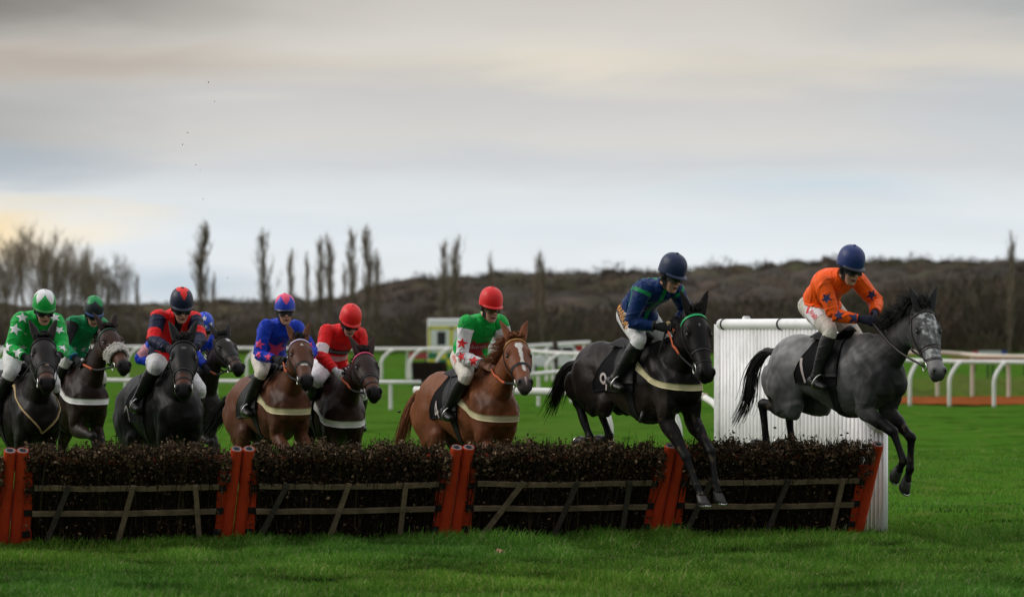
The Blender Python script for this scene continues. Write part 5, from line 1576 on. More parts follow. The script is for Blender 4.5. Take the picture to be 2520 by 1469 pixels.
    for off in (0, .007):
        for k in (0, 1):
            ext = 1.0 + (0.0 if k == 0 else 1.0) * .32 * np.cos(an) ** .8 * J.get('peak', 1.0)
            dz = (.0 if k == 0 else -.016)
            top.append(hc - fw * .008 + np.outer(np.cos(an) * .120 * ext, fw) + np.outer(np.sin(an) * .105 * (1 + (ext - 1) * .3), lt) + np.outer(np.full(21, hz0 + .006 + dz - off) - .0 * an, up))
    n = 21; fs = []
    for j in range(n - 1):
        fs += [(j, j + 1, n + j + 1, n + j), (2 * n + j, 3 * n + j, 3 * n + j + 1, 2 * n + j + 1), (n + j, n + j + 1, 3 * n + j + 1, 3 * n + j)]
    pkm.add(np.concatenate(top), fs); pkm.build('peak', mat('peak_' + J['key'], J.get('peakcol', J['capcol']), .45), helmet)
    hq = qd[(headm | L('neck'))[qd].all(1)]; bvh = bvh_of(v, hq)
    Bk = mat('harness_black', (.010, .010, .010), .8, spec=.2, bump=.3)
    und = J.get('undercap', (.010, .010, .010))

    def fn(u, vv):       # skull cap edge below the silk
        a_ = 2 * math.pi * u; z = .062 - vv * .034; dd = fw * math.cos(a_) + lt * math.sin(a_)
        return hc + up * z + dd * .3, -dd
    wrap(bvh, fn, 40, 4, .021, closed=True, drop=.015).build('skull_cap', mat('undercap_' + J['key'], und, .8, bump=.3), helmet)

    def fn(u, vv):       # harness over ears, jaw and nape
        a_ = R(62) + R(236) * u; w = 1 if abs(math.degrees(a_) - 180) < 90 else .0
        lo = -.085 if abs(math.degrees(a_) - 180) > 70 else -.055
        z = .03 + (lo - .03) * vv; dd = fw * math.cos(a_) + lt * math.sin(a_)
        return hc + up * z + dd * .3, -dd
    wrap(bvh, fn, 36, 10, .006, drop=.01).build('harness', Bk, helmet)

    gl = J.get('goggles', (.010, .010, .012))

    def fn(u, vv):
        a_ = R(-66) + R(132) * u; x = abs(u - .5) * 2
        z = .040 + (-.020 + (.020 if abs(u - .5) < .09 else 0) + .012 * x ** 3 - .040) * vv; dd = fw * math.cos(a_) + lt * math.sin(a_)
        return hc + up * z + dd * .3 + fw * .0, -dd
    G = wrap(bvh, fn, 36, 6, .020, drop=.024)
    G.build('goggles', mat('goggles_' + J['key'], gl, .35, spec=.35, var=.05), root)

    def fn(u, vv):
        a_ = R(-66) + R(132) * u; z = .040 + (vv - .5) * .012; dd = fw * math.cos(a_) + lt * math.sin(a_)
        return hc + up * z + dd * .3, -dd
    wrap(bvh, fn, 30, 3, .024, drop=.024).build('goggle_frame', Bk, root)
    # stirrups hang from the saddle
    for s in (-1, 1):
        k = 'R' if s < 0 else 'L'
        An, To, Kn = d['ank' + k], d['toe' + k], d['knee' + k]; fd = nrm(To - An); dn = nrm(An - Kn); dn = nrm(dn - (dn @ fd) * fd)
        c0 = An + fd * .055 + dn * .045; lt2 = nrm(np.cross(fd, dn)); st = MB()
        loop = [c0 + lt2 * math.cos(x) * .062 + (-dn) * (math.sin(x) * .10 if math.sin(x) > 0 else math.sin(x) * .045) for x in np.linspace(0, 2 * math.pi, 21)]
        st.tube(loop, .0065, n=6, cap=False, lat=fd); so = st.build('stirrup', mat('steel', (.62, .62, .60), .3, 1.0), HP['saddle'])
        tp_ = c0 - dn * .10; MB().tube([tp_, tp_ * .5 + V3(.16, s * .30, 1.45) * .5, V3(.14, s * .20, 1.58)], .004, .013, lat=V3(1, 0, 0), n=8).build('stirrup_leather', HP['black'], so)
    # reins from the bit to the hands
    for s in (-1, 1):
        k = 'R' if s < 0 else 'L'; bit = HP['bits'][0 if s < 0 else 1]; g = d['grip' + k]
        sag = J.get('rein_sag', .05); mid = (bit * .5 + g * .5) + V3(0, s * .015, -sag); pts = cr([bit, mid, g], 8)
        o2 = hit_clear(HP['bvh'], pts, s)
        MB().tube(o2, .004, .011, lat=V3(0, 0, 1), n=6).build('rein', HP.get('leather', HP['black']), HP['bridle'])
        n2 = len(o2); seg = o2[int(n2 * HP.get('grip_from', .45)):int(n2 * .98)]
        if HP.get('grip') and len(seg) > 1: MB().tube(seg, .007, .014, lat=V3(0, 0, 1), n=8).build('rein_grip', HP['grip'], HP['bridle'])
        lp = [g, g * .5 + d['knee' + k] * .5 + V3(.14, -s * .1, -.05), V3(.50, s * .05, 1.64)]
    gR, gL = d['gripR'], d['gripL']
    MB().tube(cr([gR, gR * .5 + gL * .5 + V3(.02, 0, .03), gL], 6), .004, .010, lat=V3(0, 0, 1), n=6).build('rein', HP.get('leather', HP['black']), HP['bridle'])
    J.update(d=d, root=root, jacket=jacket, jb=jb, breeches=breeches, bb=bb, helmet=helmet, q=q)
    for dc in J.get('decals', []): place_decal(J, dc, HP)
    root.matrix_world = HP['M']
    if J.get('whip'):
        p0, p1, gc_ = J['whip']; A = d['grip' + p0[0]] + V3(*p0[1]); Bq = A + V3(*p1)
        w = MB(); w.tube([A, A * .8 + Bq * .2, Bq], [.011, .009, .005], n=8)
        wo = w.build('whip', mat('whip_black', (.015, .014, .013), .5)); tag(wo, J['whip_label'], 'whip', 'whips held by the jockeys')
        wo.matrix_world = HP['M']
        dr = nrm(A - Bq)
        cb = MB(); cb.tube([A + dr * .0, A + dr * .05], .014, n=8); cb.blob(A + dr * .055, (.02, .02, .018)); cb.build('handle', mat('whip_handle_' + J['key'], gc_, .6), wo)
        fp = MB(); fp.box(Bq - dr * .06, (.11, .006, .03), rot=np.array([dr, nrm(np.cross(dr, V3(0, 0, 1))), nrm(np.cross(dr, np.cross(dr, V3(0, 0, 1))))]).T); fp.build('flap', mat('whip_black'), wo)
    return root


def hit_clear(bvh, pts, s):
    """push a strap out of the neck where it would cut in"""
    out = []
    for i, p in enumerate(pts):
        n = bvh.find_nearest(Vector(p))
        p = np.array(p)
        if n[0] is not None and 0 < i < len(pts) - 1:
            c = np.array(n[0]); nn = np.array(n[1]); dd = (p - c) @ nn
            if dd < .014: p = c + nn * .014
        out.append(p)
    return np.array(out)


def place_decal(J, dc, HP):
    """dc: kind of mesh, where on the body, which way it faces"""
    d = J['d']; name, mesh, where, size, m = dc[:5]; kw = dc[5] if len(dc) > 5 else {}
    bv, par = J['jb'], J['jacket']
    Mi = HP['M'].to_3x3().normalized().inverted(); cd = np.array(Mi @ (Vector((0, 0, CAM_Z)) - HP['M'].translation).normalized())
    if where[0] in ('upperR', 'upperL', 'foreR', 'foreL'):
        k = where[0][-1]; A, B = (d['sh'][-1 if k == 'R' else 1], d['elb' + k]) if where[0].startswith('upper') else (d['elb' + k], d['hand' + k])
        p = A + (B - A) * where[1]; ax = nrm(B - A); sd = V3(0, -1 if k == 'R' else 1, .2)
        o = nrm(where[3]) if len(where) > 3 else nrm(cd * (1 - where[2]) + sd * where[2]); o = nrm(o - (o @ ax) * ax); up = -ax
        maxd = .36
    elif where[0] == 'chest':
        p = d['hip'] + d['spine'] * where[1] + d['lat'] * where[2]; o = nrm(d['fr'] * where[3] + cd * (1 - where[3])); o = nrm(o - (o @ d['spine']) * d['spine'] * .8); up = d['spine']; maxd = .36; bv = J['tb']
    elif where[0] == 'back':
        p = d['hip'] + d['spine'] * where[1] + d['lat'] * where[2]; o = nrm(-d['fr'] + d['lat'] * where[3]); up = d['spine']; maxd = .36
    elif where[0] in ('thighR', 'thighL'):
        k = where[0][-1]; A, B = d['hipj' + k], d['knee' + k]; p = A + (B - A) * where[1]; ax = nrm(B - A)
        o = nrm(cd * .25 + V3(0, -1 if k == 'R' else 1, where[2])); o = nrm(o - (o @ ax) * ax); up = nrm(np.cross(ax, -o)); bv, par = J['bb'], J['breeches']; maxd = .36
        if up[2] < 0: up = -up
    else: return
    decal(name, mesh, bv, p + o * .30, -o, up, size, m, par, off=kw.get('off', .004), rot=kw.get('rot', 0), maxd=maxd)


# poses of the horses and riders
FIT = {
    'H9': {'h': {'x': 3.055, 'y': 28.394, 'z': 1.521, 'head': 36.056, 'pitch': 0.563, 'neck_el': 36.792, 'neck_yaw': 0.426, 'head_pitch': 59.306, 'head_yaw': -20.069, 'scale': 1.031, 'neck_len': 0.816}, 'legs': {'RF': [-32.3, 60.9, 23.8, -38.1, -37.4], 'LF': [-25.0, 55.0, -0.6, -18.3, -21.4], 'RH': [14.6, -93.2, 5.5, -82.7, -103.8], 'LH': [28.9, -86.9, 9.8, -85.4, -115.8]}, 'j': {'lean': 29.842, 'side': -0.264, 'hip': [-0.158, -0.024, 1.86], 'neck_el': 16.127, 'hands': {'R': [0.545, -0.093, 1.722], 'L': [0.504, 0.053, 1.763]}, 'ank_R': [0.097, -0.3, 1.199], 'pole_R': [-0.408, -0.5, -0.322], 'pole_L': [-0.196, 0.5, -0.101], 'hs': 1.12}},
    'H8': {'h': {'x': 1.151, 'y': 28.488, 'z': 1.456, 'head': 36.477, 'pitch': 0.591, 'neck_el': 42.651, 'neck_yaw': -15.109, 'head_pitch': 57.249, 'head_yaw': -5.796, 'scale': 1.023, 'neck_len': 0.774}, 'legs': {'RF': [-8.9, 36.3, 26.2, 32.3, 29.9], 'LF': [-0.6, 47.3, 13.6, 25.2, 22.0], 'RH': [41.3, -93.1, 28.6, -65.4, -96.1], 'LH': [45.3, -89.8, 30.4, -70.4, -100.8]}, 'j': {'lean': 30.036, 'side': -0.14, 'hip': [0.03, 0.03, 1.84], 'neck_el': 23.318, 'hands': {'R': [0.562, -0.108, 1.724], 'L': [0.489, 0.101, 1.752]}, 'ank_R': [0.121, -0.305, 1.248], 'pole_R': [-0.508, -0.5, -0.364], 'pole_L': [-0.222, 0.5, -0.342], 'hs': 1.12}},
    'H7': {'h': {'x': -0.478, 'y': 29.981, 'z': 1.155, 'head': 28.193, 'pitch': 2.206, 'neck_el': 40.401, 'neck_yaw': -3.501, 'head_pitch': 39.064, 'head_yaw': -15.232, 'scale': 1.038, 'neck_len': 0.807}, 'legs': {'RF': [-25.0, 55.0, -30.0, -60.0, -60.0], 'LF': [-20.0, 65.0, 0.0, -30.0, -40.0], 'RH': [30.0, -35.0, 25.0, 40.0, 40.0], 'LH': [25.0, -30.0, 30.0, 45.0, 45.0]}, 'j': {'lean': 44.185, 'side': -0.069, 'hip': [0.095, 0.025, 1.716], 'neck_el': 26.842, 'hands': {'R': [0.649, -0.082, 1.624], 'L': [0.66, 0.121, 1.627]}, 'ank_R': [0.178, -0.275, 1.216], 'pole_R': [-0.633, -0.5, -0.365], 'pole_L': [-0.55, 0.5, -0.35], 'hs': 1.03}},
    'H6': {'h': {'x': -2.02, 'y': 32.861, 'z': 1.096, 'head': 17.073, 'pitch': -1.057, 'neck_el': 37.52, 'neck_yaw': 6.681, 'head_pitch': 33.598, 'head_yaw': -8.567, 'scale': 1.06, 'neck_len': 0.809}, 'legs': {'RF': [-25.0, 55.0, -30.0, -60.0, -60.0], 'LF': [-20.0, 65.0, 0.0, -30.0, -40.0], 'RH': [30.0, -35.0, 25.0, 40.0, 40.0], 'LH': [25.0, -30.0, 30.0, 45.0, 45.0]}, 'j': {'lean': 47.007, 'side': 0.117, 'hip': [0.069, -0.003, 1.671], 'neck_el': 18.209, 'hands': {'R': [0.772, -0.081, 1.609], 'L': [0.625, 0.116, 1.625]}, 'ank_R': [0.124, -0.234, 1.295], 'pole_R': [-0.107, -0.5, 0.039], 'pole_L': [-0.55, 0.5, -0.35], 'hs': 1.03}},
    'H5': {'h': {'x': -2.648, 'y': 32.188, 'z': 1.119, 'head': 26.818, 'pitch': 5.028, 'neck_el': 41.584, 'neck_yaw': -5.931, 'head_pitch': 43.781, 'head_yaw': -9.103, 'scale': 1.002, 'neck_len': 0.803}, 'legs': {'RF': [-25.0, 55.0, -30.0, -60.0, -60.0], 'LF': [-20.0, 65.0, 0.0, -30.0, -40.0], 'RH': [30.0, -35.0, 25.0, 40.0, 40.0], 'LH': [25.0, -30.0, 30.0, 45.0, 45.0]}, 'j': {'lean': 41.045, 'side': 0.012, 'hip': [0.029, 0.037, 1.76], 'neck_el': 25.322, 'hands': {'R': [0.634, -0.102, 1.697], 'L': [0.699, 0.171, 1.71]}, 'ank_R': [0.16, -0.289, 1.23], 'pole_R': [-0.725, -0.5, -0.44], 'pole_L': [-0.3, 0.5, -0.153], 'hs': 1.03}},
    'H4': {'h': {'x': -4.019, 'y': 35.849, 'z': 1.067, 'head': 34.008, 'pitch': 2.828, 'neck_el': 50.758, 'neck_yaw': 5.322, 'head_pitch': 33.086, 'head_yaw': -12.738, 'scale': 1.007, 'neck_len': 0.837}, 'legs': {'RF': [-25.0, 55.0, -30.0, -60.0, -60.0], 'LF': [-20.0, 65.0, 0.0, -30.0, -40.0], 'RH': [30.0, -35.0, 25.0, 40.0, 40.0], 'LH': [25.0, -30.0, 30.0, 45.0, 45.0]}, 'j': {'lean': 32.687, 'side': 0.126, 'hip': [-0.029, 0.07, 1.738], 'neck_el': 25.463, 'hands': {'R': [0.877, -0.057, 1.628], 'L': [0.6, 0.1, 1.69]}, 'ank_R': [0.08, -0.3, 1.1], 'pole_R': [-0.793, -0.5, -0.749], 'pole_L': [-0.55, 0.5, -0.35], 'hs': 1.03}},
    'H3': {'h': {'x': -3.547, 'y': 29.904, 'z': 1.129, 'head': 24.797, 'pitch': 4.084, 'neck_el': 37.778, 'neck_yaw': -10.161, 'head_pitch': 44.972, 'head_yaw': -9.776, 'scale': 1.056, 'neck_len': 0.799}, 'legs': {'RF': [-25.0, 55.0, -30.0, -60.0, -60.0], 'LF': [-20.0, 65.0, 0.0, -30.0, -40.0], 'RH': [30.0, -35.0, 25.0, 40.0, 40.0], 'LH': [25.0, -30.0, 30.0, 45.0, 45.0]}, 'j': {'lean': 59.22, 'side': 0.055, 'hip': [0.044, 0.081, 1.688], 'neck_el': 0.344, 'hands': {'R': [0.739, -0.104, 1.768], 'L': [0.766, 0.115, 1.764]}, 'ank_R': [0.172, -0.259, 1.317], 'pole_R': [-0.427, -0.5, -0.17], 'pole_L': [-0.266, 0.5, -0.032], 'hs': 1.03}},
    'HA': {'h': {'x': -4.19, 'y': 36.116, 'z': 1.045, 'head': 18.441, 'pitch': 2.852, 'neck_el': 43.364, 'neck_yaw': -4.135, 'head_pitch': 37.596, 'head_yaw': -5.673, 'scale': 0.996, 'neck_len': 0.804}, 'legs': {'RF': [-25.0, 55.0, -30.0, -60.0, -60.0], 'LF': [-20.0, 65.0, 0.0, -30.0, -40.0], 'RH': [30.0, -35.0, 25.0, 40.0, 40.0], 'LH': [25.0, -30.0, 30.0, 45.0, 45.0]}, 'j': {'lean': 37.322, 'side': -0.004, 'hip': [-0.001, -0.001, 1.722], 'neck_el': 27.374, 'hands': {'R': [0.494, -0.188, 1.735], 'L': [0.6, 0.1, 1.69]}, 'ank_R': [0.08, -0.3, 1.1], 'pole_R': [-0.368, -0.5, -0.275], 'pole_L': [-0.55, 0.5, -0.35], 'hs': 1.03}},
    'H2': {'h': {'x': -5.127, 'y': 34.268, 'z': 1.175, 'head': 30.261, 'pitch': 3.954, 'neck_el': 45.916, 'neck_yaw': 6.816, 'head_pitch': 39.414, 'head_yaw': -9.213, 'scale': 1.042, 'neck_len': 0.815}, 'legs': {'RF': [-25.0, 55.0, -30.0, -60.0, -60.0], 'LF': [-20.0, 65.0, 0.0, -30.0, -40.0], 'RH': [30.0, -35.0, 25.0, 40.0, 40.0], 'LH': [25.0, -30.0, 30.0, 45.0, 45.0]}, 'j': {'lean': 42.168, 'side': 0.083, 'hip': [-0.012, 0.098, 1.717], 'neck_el': 11.196, 'hands': {'R': [0.678, -0.109, 1.601], 'L': [0.6, 0.1, 1.69]}, 'ank_R': [0.218, -0.282, 1.228], 'pole_R': [-0.36, -0.5, -0.176], 'pole_L': [-0.55, 0.5, -0.35], 'hs': 1.03}},
    'H1': {'h': {'x': -5.003, 'y': 30.085, 'z': 1.146, 'head': 27.558, 'pitch': -0.158, 'neck_el': 45.952, 'neck_yaw': -8.631, 'head_pitch': 36.396, 'head_yaw': -6.164, 'scale': 1.05, 'neck_len': 0.803}, 'legs': {'RF': [-25.0, 55.0, -30.0, -60.0, -60.0], 'LF': [-20.0, 65.0, 0.0, -30.0, -40.0], 'RH': [30.0, -35.0, 25.0, 40.0, 40.0], 'LH': [25.0, -30.0, 30.0, 45.0, 45.0]}, 'j': {'lean': 43.91, 'side': 0.054, 'hip': [-0.033, 0.094, 1.759], 'neck_el': 6.199, 'hands': {'R': [0.671, -0.087, 1.719], 'L': [0.763, 0.169, 1.731]}, 'ank_R': [0.172, -0.29, 1.203], 'pole_R': [-0.467, -0.5, -0.263], 'pole_L': [-0.382, 0.5, -0.2], 'hs': 1.03}},
}
# ------------------------------------------------------------------ the field: coats, silks, poses
BLK = mat('tack_black', (.008, .008, .009), .6, spec=.25, var=.3, bump=.2, bscale=40)
STEEL = mat('steel', (.62, .62, .60), .3, 1.0)
CREAM = mat('strap_cream', (.52, .47, .27), .8, var=.08, bump=.2, dirt=(.3, .26, .15, .4))
WSTRAP = mat('strap_white', (.70, .69, .68), .8, var=.06, bump=.2, dirt=(.4, .36, .3, .4))
ORUB = mat('rubber_orange', (.46, .085, .02), .7, var=.15, bump=.2)
TAN = mat('strap_tan', (.42, .29, .13), .7)
COAT = mat('horse_coat', attr=True, rough=.46, var=.12, scale=9, bump=.10, bscale=55, spec=.13)
HBLACK = mat('hair_black', (.010, .009, .009), .6, spec=.2, var=.4, scale=30)
HDARK = mat('hair_dark', (.016, .011, .009), .6, spec=.2, var=.4, scale=30)
HCHEST = mat('hair_chestnut', (.20, .070, .026), .6, spec=.2, var=.3, scale=30)
HGREY = mat('hair_grey', (.018, .018, .018), .6, spec=.2, var=.5, scale=30)
GAL = dict(RF=[-25, 55, -30, -60, -60], LF=[-20, 65, 0, -30, -40], RH=[30, -35, 25, 40, 40], LH=[25, -30, 30, 45, 45])
GAL2 = dict(RF=[-15, 75, 10, -20, -25], LF=[-28, 30, -60, -90, -95], RH=[28, -40, 10, 30, 30], LH=[32, -30, 35, 50, 50])
GAL3 = dict(RF=[-22, 50, -70, -100, -105], LF=[-25, 58, -60, -90, -95], RH=[30, -38, 15, 30, 30], LH=[30, -34, 20, 35, 35])


def P_(key, label, coat, hair, legs, **kw):
    h = FIT[key]['h']
    d = dict(pos=Vector((h['x'], h['y'], h['z'])), head=h['head'], pitch=h['pitch'], neck_el=h['neck_el'], neck_yaw=h['neck_yaw'], head_pitch=h['head_pitch'], head_yaw=h['head_yaw'], scale=h['scale'], neck_len=h['neck_len'],
             label=label, coat=coat, coat_mat=COAT, hair_mat=hair, black=BLK, metal=STEEL, legs=FIT[key].get('legs') if legs is None else legs, seed=int(abs(h['x']) * 1000) % 997)
    d.update(kw); return d


def J_(key, label, silks, cap, capcol, **kw):
    d = dict(FIT[key]['j']); d.update(key=key, label=label, silks=silks, cap=cap, capcol=capcol); d.update(kw); return d


def plain(c): return lambda i: np.tile(np.array(c), (len(i['v']), 1))
def capplain(c): return lambda az, h: np.tile(np.array(c), (len(az), 1))


def capzig(base, top, h0=.085, amp=.040, n=5, ph=0.0):
    def f(az, h):
        z = np.abs(((az + ph) * n / (2 * math.pi)) % 1 - .5) * 2
        return np.where((h > h0 + amp * (z - .5) * 2)[:, None], np.array(top), np.array(base))
    return f


def capfront(base, top, h0=.06, k=.16):
    def f(az, h): return np.where((h > h0 + k * np.abs(az))[:, None] & (np.abs(az) < .75)[:, None] | (h > .143)[:, None], np.array(top), np.array(base))
    return f


NAVY = (.010, .016, .058); ORANGE = (.92, .115, .010); GREEN = (.006, .36, .055); RED = (.70, .012, .014); ROYAL = (.010, .045, .46); PINK = (.74, .050, .17); EMER = (.006, .22, .075)
RBLUE = (.005, .026, .115); WHT = (.74, .74, .76); LPINK = (.66, .30, .36); NAV2 = (.012, .016, .045)


def silk8(i):
    c = np.tile(np.array(RBLUE), (len(i['v']), 1)); g = np.array((.008, .25, .085)); t = i['t']
    c[i['upper'] & (t > -.02) & (t < .085)] = g
    d = i['d']
    for k, s in (('R', -1), ('L', 1)):
        for a, A, B in (('upper' + k, d['sh'][s], d['elb' + k]), ('fore' + k, d['elb' + k], d['hand' + k])):
            m = i['L'](a); ax = nrm(B - A); ref = V3(-.6, s * .6, -.5); ref = nrm(ref - (ref @ ax) * ax); o = np.cross(ax, ref); p = i['v'] - A
            c[m & (np.abs(p @ o) < .013) & (p @ ref > 0) & (t > .05)] = g
    c[i['tors'] & (np.abs(i['y']) < .020)] = g
    c[i['tors'] & (np.abs(i['tp'] - .405 + .4 * np.abs(i['y'])) < .014) & (np.abs(i['y']) > .05)] = g
    return c


def silk7(i):
    c = np.tile(np.array(GREEN), (len(i['v']), 1)); c[(i['upper'] & (i['t'] > .16)) | i['fore']] = WHT
    c[i['fore'] & (i['t'] > .86)] = (.02, .02, .02); c[i['fore'] & (i['t'] > .89) & (i['t'] < .915)] = WHT
    return c


def silk6(i):
    c = np.tile(np.array(RED), (len(i['v']), 1)); c[i['upper'] & (i['t'] > .62) & (i['t'] < .98)] = (.72, .60, .60)
    c[i['tors'] & (i['tp'] > .15) & (i['tp'] < .205)] = (.62, .35, .36)
    return c


def silk4(i):
    c = np.tile(np.array(ROYAL), (len(i['v']), 1)); c[i['upper'] & (i['t'] > .40) & (i['t'] < .86)] = LPINK
    return c


def silk3(i):
    c = np.tile(np.array(RED), (len(i['v']), 1)); c[(i['upper'] & (i['t'] > .10)) | i['fore']] = NAV2; c[i['upper'] & (i['t'] > .62) & (i['t'] < .99)] = RED
    c[i['tors'] & (np.abs(i['y']) > .135)] = NAV2
    c[i['tors'] & (np.abs(i['y']) < .012 + .10 * (i['tp'] - .20)) & (i['tp'] > .20) & (i['z'] > 0)] = (.012, .012, .016)
    return c


def silk2(i):
    c = np.tile(np.array(EMER), (len(i['v']), 1)); c[i['upper'] & (i['t'] > .06)] = (.012, .013, .014); c[i['fore'] & (i['t'] > .82)] = (.01, .10, .22)
    return c


def silk1(i):
    c = np.tile(np.array(GREEN), (len(i['v']), 1)); return c


STAR = star_mesh(); STAR2 = star_mesh(.45, 5, 110); STAR3 = star_mesh(.40, 5, 70)
mNavy = mat('emblem_navy', (.012, .022, .10), .6); mRed = mat('emblem_red', (.66, .012, .02), .6); mPink = mat('emblem_pink', PINK, .6); mWhite = mat('emblem_white', (.74, .74, .76), .6)
mDkRed = mat('emblem_dark_red', (.33, .012, .022), .6); mBlack = mat('emblem_black', (.008, .008, .010), .6); mGold = mat('emblem_gold', (.30, .19, .05), .6); mAmber = mat('emblem_amber', (.72, .30, .02), .6); mPale = mat('emblem_pale', (.55, .42, .44), .6)
mGreyT = mat('emblem_grey', (.42, .42, .42), .6)


def T(s, shear=0.0): return text_mesh(s, shear)


GREY = dict(body=(.185, .186, .188), rump=(.36, .36, .36), neck=(.045, .045, .047), legs=(.0045, .0045, .005), face=(.20, .20, .205), cheek=(.055, .055, .058), facemarks=(.62, .63, .64), muzzle=(.25, .245, .245), muzzle_from=.42, nose=(.055, .053, .054), nose_from=.55, dapple=1, leg_from=-.2, flank=(.12, .118, .118))
BLACKC = dict(body=(.0085, .0066, .0060), legs=(.0085, .0088, .0095), flank=(.032, .022, .017), rump=(.022, .0155, .0125), marks=[(.14, .162, .0, .006, .003, (.2, .2, .2))])  # flank and rump: brown tint, raised to put the coat's sheen into colour
CHEST = dict(body=(.195, .066, .026), legs=(.10, .036, .018), leg_from=.8, face=(.185, .058, .022), nose=(.085, .070, .066), nose_from=.50, flank=(.165, .055, .024), rump=(.22, .078, .030),
             marks=[(.105, .165, .004, .022, .026, (.72, .69, .64)), (.16, .22, .006, .023, .011, (.72, .69, .64)), (.21, .40, .008, .011, .016, (.72, .69, .64)), (.40, .445, .010, .020, .004, (.72, .69, .64)), (.52, .60, .004, .007, .006, (.45, .30, .30))])
DBAY = dict(body=(.030, .0145, .0100), legs=(.010, .008, .008), flank=(.040, .020, .013), face=(.026, .0125, .009), muzzle=(.125, .042, .018), muzzle_from=.37, nose=(.008, .007, .007), nose_from=.49)
BAY = dict(body=(.110, .040, .019), legs=(.012, .009, .008), leg_from=.6, flank=(.085, .032, .018), face=(.100, .036, .017), nose=(.012, .010, .010), nose_from=.485, rump=(.155, .055, .026),
           marks=[(.115, .140, .006, .005, .012, (.55, .50, .46)), (.355, .372, .0, .022, .030, (.60, .57, .50)), (.372, .395, .0, .036, .034, (.60, .57, .50))])
DBR2 = dict(body=(.0150, .0115, .0100), legs=(.009, .008, .008), face=(.0135, .0105, .009), muzzle=(.062, .030, .018), muzzle_from=.40, nose=(.010, .009, .009), nose_from=.50, marks=[(.10, .145, .02, .024, .014, (.60, .60, .60))])
JET = dict(body=(.0095, .0090, .0092), legs=(.008, .008, .008), muzzle=(.105, .035, .016), muzzle_from=.385, nose=(.007, .007, .007), nose_from=.495, rump=(.020, .019, .019), marks=[(.125, .152, .004, .016, .013, (.10, .10, .10))])
DBAY2 = dict(body=(.024, .0125, .0095), legs=(.010, .008, .008), flank=(.034, .019, .014), face=(.040, .0165, .0105), muzzle=(.095, .040, .024), muzzle_from=.37, nose=(.011, .010, .010), nose_from=.49)
BRB = dict(body=(.0125, .0100, .0085), legs=(.008, .008, .008), rump=(.020, .018, .017), muzzle=(.088, .034, .018), muzzle_from=.41, nose=(.010, .008, .008), nose_from=.51, marks=[(.36, .385, .01, .012, .020, (.30, .20, .15))])

